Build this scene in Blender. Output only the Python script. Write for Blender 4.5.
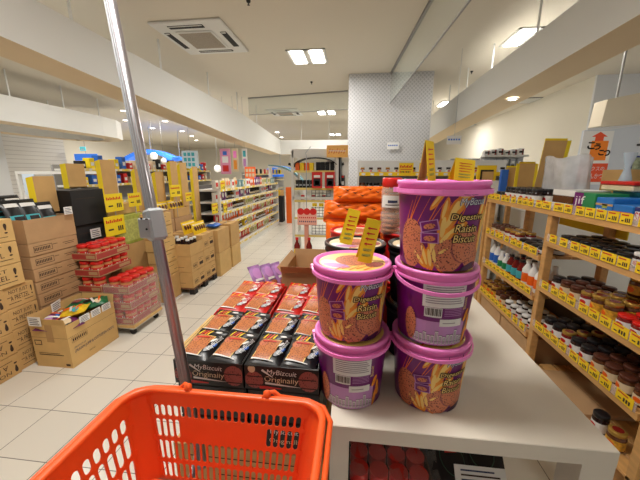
import bpy, bmesh, math, random
from mathutils import Matrix, Vector
random.seed(7)
S = bpy.context.scene
COL = S.collection
PI = math.pi
for o in list(bpy.data.objects): bpy.data.objects.remove(o)

# ------------------------------------------------------------------ camera, world, light, exposure
cam_d = bpy.data.cameras.new('camera'); cam = bpy.data.objects.new('camera', cam_d); COL.objects.link(cam)
cam_d.sensor_fit = 'HORIZONTAL'; cam_d.sensor_width = 36.0; cam_d.lens = 36.0 * 300 / 640
cam_d.clip_start = 0.02; cam_d.clip_end = 200
cam.location = (0, 0, 1.385)
cam.rotation_euler = (PI / 2 - math.atan(67 / 300), 0, math.radians(6.7))
S.camera = cam
W = bpy.data.worlds.new('world'); S.world = W; W.use_nodes = True
W.node_tree.nodes['Background'].inputs[0].default_value = (1.0, 0.97, 0.93, 1)
W.node_tree.nodes['Background'].inputs[1].default_value = 0.5
S.view_settings.view_transform = 'Standard'; S.view_settings.look = 'None'
S.view_settings.gamma = 1.0; S.view_settings.use_curve_mapping = False
S.view_settings.exposure = -0.80
ZC = 3.2          # ceiling height
PANEL_W = 95      # watts of each recessed ceiling light
def area_lamp(name, loc, sx, sy, watts, col=(1, 0.96, 0.9)):
    d = bpy.data.lights.new(name, 'AREA'); d.shape = 'RECTANGLE'; d.size = sx; d.size_y = sy
    d.energy = watts; d.color = col
    o = bpy.data.objects.new(name, d); o.location = loc; COL.objects.link(o); return o

# ------------------------------------------------------------------ materials
def lin(c):
    c = c / 255.0
    return c / 12.92 if c <= 0.04045 else ((c + 0.055) / 1.055) ** 2.4
def rgb(r, g, b): return (lin(r), lin(g), lin(b), 1)
MATS = {}
def mat(name, c, rough=0.55, metal=0.0, noise=0.0, nscale=20.0, emit=0.0, alpha=1.0, trans=0.0, bump=0.0, bscale=60.0, stretch=None, spec=0.5):
    if name in MATS: return MATS[name]
    m = bpy.data.materials.new(name); m.use_nodes = True; MATS[name] = m
    nt = m.node_tree; b = nt.nodes['Principled BSDF']
    b.inputs['Roughness'].default_value = rough; b.inputs['Metallic'].default_value = metal
    b.inputs['Specular IOR Level'].default_value = spec
    base = rgb(*c)
    b.inputs['Base Color'].default_value = base
    if noise or bump:
        tc = nt.nodes.new('ShaderNodeTexCoord'); mp = nt.nodes.new('ShaderNodeMapping')
        nt.links.new(tc.outputs['Object'], mp.inputs[0])
        if stretch: mp.inputs['Scale'].default_value = stretch
    if noise:
        n = nt.nodes.new('ShaderNodeTexNoise'); n.inputs['Scale'].default_value = nscale; n.inputs['Detail'].default_value = 4
        nt.links.new(mp.outputs[0], n.inputs['Vector'])
        r = nt.nodes.new('ShaderNodeValToRGB')
        r.color_ramp.elements[0].position = 0.3; r.color_ramp.elements[1].position = 0.7
        r.color_ramp.elements[0].color = tuple(x * (1 - noise) for x in base[:3]) + (1,)
        r.color_ramp.elements[1].color = tuple(min(1, x * (1 + noise)) for x in base[:3]) + (1,)
        nt.links.new(n.outputs[0], r.inputs[0]); nt.links.new(r.outputs[0], b.inputs['Base Color'])
    if bump:
        n2 = nt.nodes.new('ShaderNodeTexNoise'); n2.inputs['Scale'].default_value = bscale
        nt.links.new(mp.outputs[0], n2.inputs['Vector'])
        bp = nt.nodes.new('ShaderNodeBump'); bp.inputs['Strength'].default_value = bump; bp.inputs['Distance'].default_value = 0.01
        nt.links.new(n2.outputs[0], bp.inputs['Height']); nt.links.new(bp.outputs[0], b.inputs['Normal'])
    if emit:
        b.inputs['Emission Color'].default_value = base; b.inputs['Emission Strength'].default_value = emit
    if trans: b.inputs['Transmission Weight'].default_value = trans; b.inputs['IOR'].default_value = 1.3
    if alpha < 1: b.inputs['Alpha'].default_value = alpha
    return m
def spots(name, c1, c2, scale, thr=0.32, rough=0.6):
    if name in MATS: return MATS[name]
    m = mat(name, c1, rough); nt = m.node_tree; b = nt.nodes['Principled BSDF']
    tc = nt.nodes.new('ShaderNodeTexCoord'); v = nt.nodes.new('ShaderNodeTexVoronoi'); v.inputs['Scale'].default_value = scale
    n = nt.nodes.new('ShaderNodeTexNoise'); n.inputs['Scale'].default_value = scale * 1.7; n.inputs['Detail'].default_value = 3
    nt.links.new(tc.outputs['Object'], v.inputs['Vector']); nt.links.new(tc.outputs['Object'], n.inputs['Vector'])
    mth = nt.nodes.new('ShaderNodeMath'); mth.operation = 'ADD'
    nt.links.new(v.outputs['Distance'], mth.inputs[0]); nt.links.new(n.outputs[0], mth.inputs[1])
    r = nt.nodes.new('ShaderNodeValToRGB'); r.color_ramp.elements[0].position = thr + 0.35; r.color_ramp.elements[1].position = thr + 0.5
    r.color_ramp.elements[0].color = rgb(*c2); r.color_ramp.elements[1].color = rgb(*c1)
    nt.links.new(mth.outputs[0], r.inputs[0]); nt.links.new(r.outputs[0], b.inputs['Base Color'])
    return m
def floor_mat():
    m = mat('floor_tile', (226, 222, 212), 0.28); nt = m.node_tree; b = nt.nodes['Principled BSDF']
    tc = nt.nodes.new('ShaderNodeTexCoord'); mp = nt.nodes.new('ShaderNodeMapping')
    mp.inputs['Location'].default_value = (1.775, -1.632, 0)
    br = nt.nodes.new('ShaderNodeTexBrick'); br.offset = 0.0; br.squash = 1.0
    br.inputs['Scale'].default_value = 1.0; br.inputs['Brick Width'].default_value = 0.30; br.inputs['Row Height'].default_value = 0.30
    br.inputs['Mortar Size'].default_value = 0.0022; br.inputs['Mortar Smooth'].default_value = 0.1
    br.inputs['Color1'].default_value = rgb(226, 221, 210); br.inputs['Color2'].default_value = rgb(219, 214, 203)
    br.inputs['Mortar'].default_value = rgb(112, 106, 98)
    nt.links.new(tc.outputs['Object'], mp.inputs[0]); nt.links.new(mp.outputs[0], br.inputs['Vector'])
    nt.links.new(br.outputs['Color'], b.inputs['Base Color'])
    return m
def line_mat(name, c1, c2, pitch, axis, duty=0.86, rough=0.6):
    m = mat(name, c1, rough); nt = m.node_tree; b = nt.nodes['Principled BSDF']
    tc = nt.nodes.new('ShaderNodeTexCoord'); sp = nt.nodes.new('ShaderNodeSeparateXYZ'); nt.links.new(tc.outputs['Object'], sp.inputs[0])
    d = nt.nodes.new('ShaderNodeMath'); d.operation = 'DIVIDE'; d.inputs[1].default_value = pitch; nt.links.new(sp.outputs[axis], d.inputs[0])
    f = nt.nodes.new('ShaderNodeMath'); f.operation = 'FRACT'; nt.links.new(d.outputs[0], f.inputs[0])
    g = nt.nodes.new('ShaderNodeMath'); g.operation = 'GREATER_THAN'; g.inputs[1].default_value = duty; nt.links.new(f.outputs[0], g.inputs[0])
    mx = nt.nodes.new('ShaderNodeMix'); mx.data_type = 'RGBA'
    mx.inputs[6].default_value = rgb(*c1); mx.inputs[7].default_value = rgb(*c2)
    nt.links.new(g.outputs[0], mx.inputs[0]); nt.links.new(mx.outputs[2], b.inputs['Base Color'])
    return m
def lattice_mat():
    m = mat('lattice_wallpaper', (214, 214, 214), 0.7); nt = m.node_tree; b = nt.nodes['Principled BSDF']
    tc = nt.nodes.new('ShaderNodeTexCoord'); mp = nt.nodes.new('ShaderNodeMapping')
    mp.inputs['Rotation'].default_value = (0, math.radians(45), 0)
    nt.links.new(tc.outputs['Object'], mp.inputs[0])
    sp = nt.nodes.new('ShaderNodeSeparateXYZ'); nt.links.new(mp.outputs[0], sp.inputs[0])
    out = []
    for ax in ('X', 'Z'):
        d = nt.nodes.new('ShaderNodeMath'); d.operation = 'DIVIDE'; d.inputs[1].default_value = 0.05; nt.links.new(sp.outputs[ax], d.inputs[0])
        f = nt.nodes.new('ShaderNodeMath'); f.operation = 'FRACT'; nt.links.new(d.outputs[0], f.inputs[0])
        g = nt.nodes.new('ShaderNodeMath'); g.operation = 'GREATER_THAN'; g.inputs[1].default_value = 0.62; nt.links.new(f.outputs[0], g.inputs[0]); out.append(g)
    a = nt.nodes.new('ShaderNodeMath'); a.operation = 'MAXIMUM'; nt.links.new(out[0].outputs[0], a.inputs[0]); nt.links.new(out[1].outputs[0], a.inputs[1])
    mx = nt.nodes.new('ShaderNodeMix'); mx.data_type = 'RGBA'
    mx.inputs[6].default_value = rgb(178, 179, 182); mx.inputs[7].default_value = rgb(206, 206, 208)
    nt.links.new(a.outputs[0], mx.inputs[0]); nt.links.new(mx.outputs[2], b.inputs['Base Color'])
    return m

M_floor = floor_mat()
M_ceil = mat('ceiling_paint', (222, 214, 198), 0.8)
M_fascia = mat('fascia_white', (226, 226, 222), 0.6)
M_soffit = mat('soffit_beige', (222, 200, 164), 0.7)
M_wall = mat('wall_cream', (226, 220, 205), 0.8)
M_wallw = mat('wall_white', (224, 225, 226), 0.8)
M_siding = line_mat('siding_white', (226, 223, 217), (198, 194, 188), 0.11, 'Z')
M_lattice = lattice_mat()
M_card = mat('cardboard', (202, 162, 104), 0.85, noise=0.06, nscale=9)
M_card2 = mat('cardboard_dark', (186, 148, 106), 0.85, noise=0.07, nscale=9)
M_card3 = mat('cardboard_light', (212, 174, 112), 0.85, noise=0.06, nscale=9)
M_cardin = mat('cardboard_seam', (120, 86, 58), 0.9)
M_tape = mat('packing_tape', (186, 150, 104), 0.25)
M_ink = mat('ink_brown', (62, 44, 34), 0.8)
M_inkb = mat('ink_blue', (52, 62, 96), 0.8)
M_black = mat('black_print', (16, 15, 17), 0.35)
M_blackm = mat('black_matte', (26, 25, 26), 0.7)
M_white = mat('white_print', (236, 236, 234), 0.5)
M_paper = mat('white_paper', (232, 231, 228), 0.7)
M_yellow = mat('price_yellow', (245, 206, 20), 0.6)
M_yellow2 = mat('yellow_board', (240, 212, 24), 0.6)
M_red = mat('red_print', (206, 32, 26), 0.4)
M_redlid = mat('red_plastic', (214, 34, 28), 0.3)
M_orange = mat('orange_print', (240, 104, 20), 0.5)
M_pink = mat('pink_plastic', (252, 138, 214), 0.3)
M_purple = mat('purple_print', (116, 16, 112), 0.3)
M_purpled = mat('purple_dark_print', (64, 14, 62), 0.3)
M_lilac = mat('lilac_print', (196, 140, 200), 0.35)
M_sketch = mat('sketch_ink', (112, 84, 116), 0.5)
M_wheat = mat('wheat_print', (250, 150, 40), 0.35, noise=0.25, nscale=60)
M_wheat2 = mat('wheat_light_print', (252, 214, 120), 0.35)
M_streak = mat('streak_print', (246, 120, 44), 0.35)
M_bisc = spots('biscuit_print', (208, 124, 88), (96, 38, 36), 190, 0.38, 0.4)
M_bisc2 = spots('biscuit_dark_print', (160, 84, 78), (84, 34, 38), 170, 0.34, 0.4)
M_bisc3 = spots('biscuit_tan_print', (196, 118, 66), (104, 44, 28), 190, 0.36, 0.4)
M_gold = mat('gold_print', (240, 206, 120), 0.4)
M_bluep = mat('blue_print', (44, 104, 200), 0.4)
M_greytext = mat('grey_print', (150, 140, 150), 0.6)
M_table = mat('table_laminate', (226, 218, 204), 0.35, noise=0.05, nscale=2)
M_wood = mat('pine_wood', (208, 158, 96), 0.5, noise=0.14, nscale=6, stretch=(6, 1, 6))
M_wooddk = mat('dark_wood', (120, 82, 56), 0.6, noise=0.15, nscale=6, stretch=(6, 1, 6))
M_bask = mat('basket_orange', (246, 96, 36), 0.38)
M_chrome = mat('chrome_pole', (176, 170, 174), 0.30, metal=0.85)
M_greyp = mat('grey_plastic', (168, 172, 176), 0.45)
M_steel = mat('steel_white', (222, 220, 214), 0.4)
M_greysh = mat('shelf_grey', (150, 148, 146), 0.5)
M_labstrip = mat('label_strip', (232, 208, 120), 0.5)
M_dark = mat('dull_black', (34, 30, 30), 0.8)  # plain near-black colour of dark bags, print lines and small details
M_glassd = mat('dark_glass', (44, 24, 22), 0.15)
M_glassr = mat('red_glass', (120, 28, 24), 0.15)
M_glassbr = mat('brown_glass', (96, 56, 30), 0.15)
M_goldlid = mat('gold_lid', (190, 150, 70), 0.3, metal=0.6)
M_blacklid = mat('black_lid', (30, 28, 30), 0.3)
M_brownlid = mat('brown_lid', (92, 50, 36), 0.3, metal=0.3)
M_green = mat('green_print', (40, 140, 84), 0.4)
M_greeny = mat('green_yellow_print', (168, 176, 74), 0.5, noise=0.2, nscale=30)
M_teal = mat('teal_print', (70, 178, 190), 0.4)
M_cream = mat('cream_print', (226, 206, 170), 0.5)
M_blue = mat('blue_box', (36, 120, 200), 0.4)
M_navy = mat('navy_print', (40, 48, 120), 0.4)
M_peanut = mat('peanut_butter', (198, 130, 80), 0.35)
M_cookie = spots('cookie_jar_contents', (184, 112, 64), (90, 48, 28), 60, 0.3, 0.5)
M_light = mat('light_tube', (255, 252, 246), 0.5, emit=22)
M_lightd = mat('downlight', (255, 248, 236), 0.5, emit=16)
M_signb = mat('sign_blue_lit', (60, 130, 250), 0.5, emit=.8)
M_signt = mat('sign_teal_lit', (90, 214, 236), 0.5, emit=1.0)
M_plastic = mat('clear_film', (236, 238, 240), 0.12, alpha=0.10, bump=0.6, bscale=18)
M_glass = mat('draft_glass', (205, 214, 204), 0.05, alpha=0.22)
M_clear = mat('clear_jar', (240, 226, 214), 0.08, alpha=0.3)

# ------------------------------------------------------------------ text cache
_TX = {}
def text_mesh(s, res=2):
    if s in _TX: return _TX[s]
    c = bpy.data.curves.new('t', 'FONT'); c.body = s; c.size = 1.0; c.resolution_u = res; c.align_x = 'LEFT'
    o = bpy.data.objects.new('t', c); COL.objects.link(o)
    bpy.context.view_layer.update()
    me = bpy.data.meshes.new_from_object(o.evaluated_get(bpy.context.evaluated_depsgraph_get()))
    vs = [(v.co.x, v.co.y) for v in me.vertices]; fs = [tuple(p.vertices) for p in me.polygons]
    bpy.data.objects.remove(o); bpy.data.curves.remove(c); bpy.data.meshes.remove(me)
    if vs:
        x0 = min(v[0] for v in vs); y0 = min(v[1] for v in vs); x1 = max(v[0] for v in vs); y1 = max(v[1] for v in vs)
        w = x1 - x0; h = y1 - y0
        vs = [((v[0] - x0) / w, (v[1] - y0) / h) for v in vs]
    _TX[s] = (vs, fs); return _TX[s]

# ------------------------------------------------------------------ mesh builder
class MB:
    def __init__(s): s.v = []; s.f = []; s.m = []; s.sm = []; s.mats = []; s.M = None
    def mi(s, m):
        if m not in s.mats: s.mats.append(m)
        return s.mats.index(m)
    def add(s, vs, fs, m, smooth=False):
        b = len(s.v); k = s.mi(m)
        s.v += [tuple(s.M @ Vector(v)) if s.M else tuple(v) for v in vs]
        for f in fs: s.f.append(tuple(b + i for i in f)); s.m.append(k); s.sm.append(smooth)
        return s
    def box(s, x0, x1, y0, y1, z0, z1, m):
        return s.add([(x0, y0, z0), (x1, y0, z0), (x1, y1, z0), (x0, y1, z0), (x0, y0, z1), (x1, y0, z1), (x1, y1, z1), (x0, y1, z1)],
                     [(0, 3, 2, 1), (4, 5, 6, 7), (0, 1, 5, 4), (1, 2, 6, 5), (2, 3, 7, 6), (3, 0, 4, 7)], m)
    def cbox(s, x0, x1, y0, y1, z0, z1, m, c=0.004):      # box with chamfered edges
        vs = []; fs = []
        for (z, k) in ((z0, c), (z0 + c, 0), (z1 - c, 0), (z1, c)):
            a0, a1, b0, b1 = x0 + k, x1 - k, y0 + k, y1 - k
            vs += [(a0 + c * (k == 0), b0, z), (a1 - c * (k == 0), b0, z), (a1, b0 + c * (k == 0), z), (a1, b1 - c * (k == 0), z),
                   (a1 - c * (k == 0), b1, z), (a0 + c * (k == 0), b1, z), (a0, b1 - c * (k == 0), z), (a0, b0 + c * (k == 0), z)]
        for r in range(3):
            for i in range(8): fs.append((r * 8 + i, r * 8 + (i + 1) % 8, r * 8 + 8 + (i + 1) % 8, r * 8 + 8 + i))
        fs.append(tuple(range(7, -1, -1))); fs.append(tuple(range(24, 32)))
        return s.add(vs, fs, m)
    def lathe(s, prof, m, n=20, at=(0, 0, 0), sx=1, sy=1, cap=True, smooth=True):
        vs = []; fs = []
        for (r, z) in prof:
            for i in range(n):
                a = 2 * PI * i / n; vs.append((at[0] + sx * r * math.cos(a), at[1] + sy * r * math.sin(a), at[2] + z))
        for k in range(len(prof) - 1):
            for i in range(n): fs.append((k * n + i, k * n + (i + 1) % n, (k + 1) * n + (i + 1) % n, (k + 1) * n + i))
        s.add(vs, fs, m, smooth)
        if cap:
            b = []
            if prof[0][0] > 1e-5: b.append((vs[:n][::-1]))
            if prof[-1][0] > 1e-5: b.append(vs[-n:])
            for q in b: s.add(q, [tuple(range(n))], m)
        return s
    def tube(s, pts, r, m, n=8, closed=False, smooth=True):
        P = [Vector(p) for p in pts]; L = len(P); vs = []; fs = []
        up = Vector((0, 0, 1)); prev = None
        for i in range(L):
            if closed: d = P[(i + 1) % L] - P[i - 1]
            else: d = P[min(i + 1, L - 1)] - P[max(i - 1, 0)]
            d.normalize()
            ref = prev if prev is not None else (up if abs(d.z) < 0.9 else Vector((1, 0, 0)))
            a = (ref - d * ref.dot(d)).normalized(); b = d.cross(a); prev = a
            for k in range(n):
                t = 2 * PI * k / n; vs.append(P[i] + (a * math.cos(t) + b * math.sin(t)) * r)
        R = L if closed else L - 1
        for i in range(R):
            j = (i + 1) % L
            for k in range(n): fs.append((i * n + k, i * n + (k + 1) % n, j * n + (k + 1) % n, j * n + k))
        if not closed: fs.append(tuple(range(n - 1, -1, -1))); fs.append(tuple(range((L - 1) * n, L * n)))
        return s.add(vs, fs, m, smooth)
    def bar(s, p0, p1, w, h, m):        # rectangular bar between two points
        a = Vector(p0); b = Vector(p1); d = (b - a).normalized()
        up = Vector((0, 0, 1)) if abs(d.z) < 0.95 else Vector((0, 1, 0))
        x = d.cross(up).normalized() * w / 2; y = x.cross(d).normalized() * h / 2
        vs = [a - x - y, a + x - y, a + x + y, a - x + y, b - x - y, b + x - y, b + x + y, b - x + y]
        return s.add(vs, [(0, 3, 2, 1), (4, 5, 6, 7), (0, 1, 5, 4), (1, 2, 6, 5), (2, 3, 7, 6), (3, 0, 4, 7)], m)
    def prism(s, poly, axis, a0, a1, m):   # extrude a 2D polygon along an axis
        def P(p, a): return {'x': (a, p[0], p[1]), 'y': (p[0], a, p[1]), 'z': (p[0], p[1], a)}[axis]
        n = len(poly); vs = [P(p, a0) for p in poly] + [P(p, a1) for p in poly]
        return s.add(vs, [tuple(range(n)), tuple(range(2 * n - 1, n - 1, -1))] + [(i, (i + 1) % n, n + (i + 1) % n, n + i) for i in range(n)], m)
    # ---- printed marks laid on a surface function fn(s,t,off)
    def rect(s, fn, a, b, c, d, m, off=0.0006, nx=1, ny=1, skew=0):
        vs = []; fs = []
        for j in range(ny + 1):
            for i in range(nx + 1): vs.append(fn(a + (b - a) * i / nx + skew * j / ny, c + (d - c) * j / ny, off))
        for j in range(ny):
            for i in range(nx): q = j * (nx + 1) + i; fs.append((q, q + 1, q + nx + 2, q + nx + 1))
        return s.add(vs, fs, m)
    def disc(s, fn, cx, cy, rx, ry, m, off=0.0008, rot=0, rings=3, n=16, clip=None):
        vs = [fn(cx, cy, off)]; fs = []; ca, sa = math.cos(rot), math.sin(rot)
        for k in range(1, rings + 1):
            for i in range(n):
                a = 2 * PI * i / n; x = rx * k / rings * math.cos(a); y = ry * k / rings * math.sin(a)
                px = cx + x * ca - y * sa; py = cy + x * sa + y * ca
                if clip: px = min(max(px, clip[0]), clip[1]); py = min(max(py, clip[2]), clip[3])
                vs.append(fn(px, py, off))
        for i in range(n): fs.append((0, 1 + i, 1 + (i + 1) % n))
        for k in range(rings - 1):
            for i in range(n): a = 1 + k * n; fs.append((a + i, a + n + i, a + n + (i + 1) % n, a + (i + 1) % n))
        return s.add(vs, fs, m)
    def line(s, fn, x0, y0, x1, y1, w, m, off=0.0007, n=6, taper=0.3):
        dx, dy = x1 - x0, y1 - y0; L = math.hypot(dx, dy); px, py = -dy / L * w / 2, dx / L * w / 2; vs = []; fs = []
        for i in range(n + 1):
            t = i / n; k = 1 - (1 - taper) * t
            vs += [fn(x0 + dx * t + px * k, y0 + dy * t + py * k, off), fn(x0 + dx * t - px * k, y0 + dy * t - py * k, off)]
        for i in range(n): fs.append((2 * i, 2 * i + 1, 2 * i + 3, 2 * i + 2))
        return s.add(vs, fs, m)
    def text(s, fn, txt, x, y, w, h, m, off=0.001, rot=0, slant=0):
        vs, fs = text_mesh(txt); ca, sa = math.cos(rot), math.sin(rot)
        if not vs: return s
        out = []
        for (u, v) in vs:
            a = (u * w + slant * v * h); b = v * h
            out.append(fn(x + a * ca - b * sa, y + a * sa + b * ca, off))
        return s.add(out, fs, m)
    def build(s, name, parent=None, loc=None, rotz=0, rot=None, bevel=0, solid=0):
        me = bpy.data.meshes.new(name); me.from_pydata(s.v, [], s.f); me.update()
        for m in s.mats: me.materials.append(m)
        me.polygons.foreach_set('material_index', s.m); me.polygons.foreach_set('use_smooth', s.sm)
        o = bpy.data.objects.new(name, me); COL.objects.link(o)
        if parent: o.parent = parent
        if loc: o.location = loc
        if rotz: o.rotation_euler = (0, 0, rotz)
        if rot: o.rotation_euler = rot
        if bevel:
            b = o.modifiers.new('bevel', 'BEVEL'); b.width = bevel; b.segments = 2; b.limit_method = 'ANGLE'
        return o
CH = {}
def thing(name, loc=(0, 0, 0), rotz=0, rot=None):
    o = bpy.data.objects.new(name, None); COL.objects.link(o); o.location = loc; o.empty_display_size = 0.05
    o.rotation_euler = rot if rot else (0, 0, rotz)
    return o
def tag(o, label, cat, group=None, kind=None):
    o['label'] = label; o['category'] = cat
    if group: o['group'] = group
    if kind: o['kind'] = kind
    return o
def struct(o): o['kind'] = 'structure'; return o
def dup(root, loc, rotz=None, label=None, group=None, rot=None, scale=None):
    r = root.copy(); COL.objects.link(r); r.location = loc
    if rotz is not None: r.rotation_euler = (0, 0, rotz)
    if rot: r.rotation_euler = rot
    if scale: r.scale = scale
    if label: r['label'] = label
    if group: r['group'] = group
    for ch in KIDS.get(root.name, []):
        c = ch.copy(); COL.objects.link(c); c.parent = r; KIDS.setdefault(r.name, []).append(c)
        for g in KIDS.get(ch.name, []):
            d = g.copy(); COL.objects.link(d); d.parent = c; KIDS.setdefault(c.name, []).append(d)
    return r
KIDS = {}
def part(mb, name, parent, label=None, **k):
    o = mb.build(name, parent, **k); KIDS.setdefault(parent.name, []).append(o)
    if label: o['label'] = label
    return o
_used = {}
def place(proto, loc, rotz=0, label=None, group=None, scale=None, rot=None):
    """the first call moves the prototype itself, later ones copy it"""
    if proto.name not in _used:
        _used[proto.name] = 1; proto.location = loc; proto.rotation_euler = rot if rot else (0, 0, rotz)
        if scale: proto.scale = scale
        if label: proto['label'] = label
        if group: proto['group'] = group
        return proto
    return dup(proto, loc, rotz, label, group, rot, scale or (1, 1, 1))
WORDS = ['first', 'second', 'third', 'fourth', 'fifth', 'sixth', 'seventh', 'eighth', 'ninth', 'tenth', 'eleventh', 'twelfth',
         'thirteenth', 'fourteenth', 'fifteenth', 'sixteenth', 'seventeenth', 'eighteenth', 'nineteenth', 'twentieth']
def nth(i):
    if i < 20: return WORDS[i]
    if i < 29: return 'twenty-' + WORDS[i - 20]
    if i == 29: return 'thirtieth'
    return 'thirty-' + WORDS[i - 30]
def face(kind, x0, x1, y0, y1, z0, z1):
    """surface function of one face of a box; s runs left to right seen from outside, t runs up"""
    if kind == '+x': return (lambda s, t, o=0: (x1 + o, y0 + s, z0 + t)), y1 - y0, z1 - z0
    if kind == '-x': return (lambda s, t, o=0: (x0 - o, y1 - s, z0 + t)), y1 - y0, z1 - z0
    if kind == '-y': return (lambda s, t, o=0: (x0 + s, y0 - o, z0 + t)), x1 - x0, z1 - z0
    if kind == '+y': return (lambda s, t, o=0: (x1 - s, y1 + o, z0 + t)), x1 - x0, z1 - z0
    return (lambda s, t, o=0: (x0 + s, y0 + t, z1 + o)), x1 - x0, y1 - y0

# ================================================================== SETTING
def sbox(name, x0, x1, y0, y1, z0, z1, m):
    mb = MB(); mb.box(x0, x1, y0, y1, z0, z1, m); return struct(mb.build(name))
sbox('floor', -14, 7, -3.5, 23, -0.1, 0, M_floor)
sbox('ceiling', -14, 7, -3.5, 23, ZC, ZC + 0.1, M_ceil)
sbox('wall_back', -14, 7, 22.5, 22.7, 0, ZC, M_wall)
sbox('wall_left', -13.2, -13.0, 6.9, 22.5, 0, ZC, M_wall)
sbox('wall_left_near', -9.2, -9.0, 1.0, 8.7, 0, ZC, M_siding)
sbox('wall_left_pillar', -8.6, -7.5, 4.6, 5.86, 0, ZC, M_wallw)
sbox('wall_right', 4.5, 4.7, 6.85, 22.5, 0, ZC, M_wall)
sbox('wall_right_corner', 4.5, 7.0, 6.8, 6.85, 0, ZC, M_wallw)
sbox('wall_column', -0.18, 1.37, 6.2, 7.4, 0, ZC, M_lattice)
# hung fascia loops
def fascia(name, prof, side, lip=.16):
    """prof: list of (x, y, zbottom, ztop) along the visible face; side is the direction of the strip's underside"""
    mb = MB(); n = len(prof); w = 0.42
    for i in range(n - 1):
        (xa, ya, ba, ta), (xb, yb, bb, tb) = prof[i], prof[i + 1]
        d = Vector((xb - xa, yb - ya)).normalized(); off = Vector((-d.y, d.x)) * w * side
        A = (xa, ya); B = (xb, yb); A2 = (xa + off.x, ya + off.y); B2 = (xb + off.x, yb + off.y)
        mb.add([(A[0], A[1], ba), (B[0], B[1], bb), (B[0], B[1], tb), (A[0], A[1], ta)], [(0, 1, 2, 3)], M_fascia)
        mb.add([(A[0], A[1], ba), (B[0], B[1], bb), (B2[0], B2[1], bb), (A2[0], A2[1], ba)], [(0, 1, 2, 3)], M_soffit)
        mb.add([(A2[0], A2[1], ba), (B2[0], B2[1], bb), (B2[0], B2[1], bb + lip), (A2[0], A2[1], ba + lip)], [(0, 1, 2, 3)], M_fascia)
        o2 = off / w * .03; A3 = (xa + o2.x, ya + o2.y); B3 = (xb + o2.x, yb + o2.y)
        mb.add([(A[0], A[1], ta), (B[0], B[1], tb), (B3[0], B3[1], tb), (A3[0], A3[1], ta), (B3[0], B3[1], bb + lip), (A3[0], A3[1], ba + lip), (B2[0], B2[1], bb + lip), (A2[0], A2[1], ba + lip)], [(0, 1, 2, 3), (3, 2, 4, 5), (5, 4, 6, 7)], M_fascia)
    return struct(mb.build(name))
fascia('trim_1', [(-2.76, -1.5, 2.46, 2.84), (-2.76, 2.3, 2.42, 2.83), (-2.76, 7.2, 2.15, 2.79), (-2.76, 11.2, 2.05, 2.55)], 1)
fascia('trim_2', [(-2.76, 11.2, 2.05, 2.55), (-0.4, 11.3, 2.08, 2.55), (1.8, 11.4, 2.1, 2.55)], 1)
fascia('trim_3', [(1.91, 11.4, 2.18, 2.75), (1.91, 8.2, 2.30, 2.85), (1.91, 2.6, 2.45, 2.87), (1.91, -1.5, 2.48, 2.87)], 1)
loop = [(-6.27, -1.0, 2.30, 2.74), (-6.27, 7.2, 2.29, 2.75)]
for k in range(1, 9):
    a = PI * k / 8; loop.append((-7.3 + 1.03 * math.cos(a), 7.2 + 1.4 * math.sin(a), 2.29, 2.75))
loop.append((-8.33, -1.0, 2.29, 2.75))
fascia('trim_4', loop, 1, .44)
def rod(x, y, zt=2.8, r=0.008):
    mb = MB(); mb.box(x - r, x + r, y - r * 1.5, y + r * 1.5, zt - .05, ZC, M_fascia); o = mb.build('trim_5'); struct(o)
for (x, y) in [(-2.78, 1.6), (-2.78, 3.0), (-2.78, 4.38), (-2.78, 5.8), (-2.78, 7.2), (-2.78, 8.6), (-2.0, 11.25), (-1.0, 11.3), (-6.3, 5.2), (-6.3, 6.25), (-6.5, 7.4), (-7.9, 7.4),
               (1.93, 3.95), (1.93, 5.09), (1.93, 6.11), (1.93, 7.17), (1.93, 8.6), (1.93, 2.9)]:
    rod(x, y, 2.6 if y > 8 else 2.76)

# glass draft curtains hung under the ceiling
def curtain(label, x0, y0, x1, y1, d):
    t = thing('draft_curtain', (0, 0, 0)); tag(t, label, 'glass screen')
    a = MB(); a.bar((x0, y0, ZC - .012), (x1, y1, ZC - .012), .04, .024, M_greysh); part(a, 'ceiling_track', t)
    g = MB(); g.bar((x0, y0, ZC - d / 2 - .02), (x1, y1, ZC - d / 2 - .02), .006, d, M_glass); part(g, 'glass_pane', t)
    b = MB(); b.bar((x0, y0, ZC - d - .02), (x1, y1, ZC - d - .02), .015, .012, M_greysh); part(b, 'bottom_rail', t)
curtain('clear glass draft screen under the ceiling running up to the lattice column', .9, 1.5, .60, 6.19, .52)
curtain('clear glass draft screen under the ceiling crossing left of the column', -2.7, 7.75, -.19, 7.35, .38)

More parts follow.
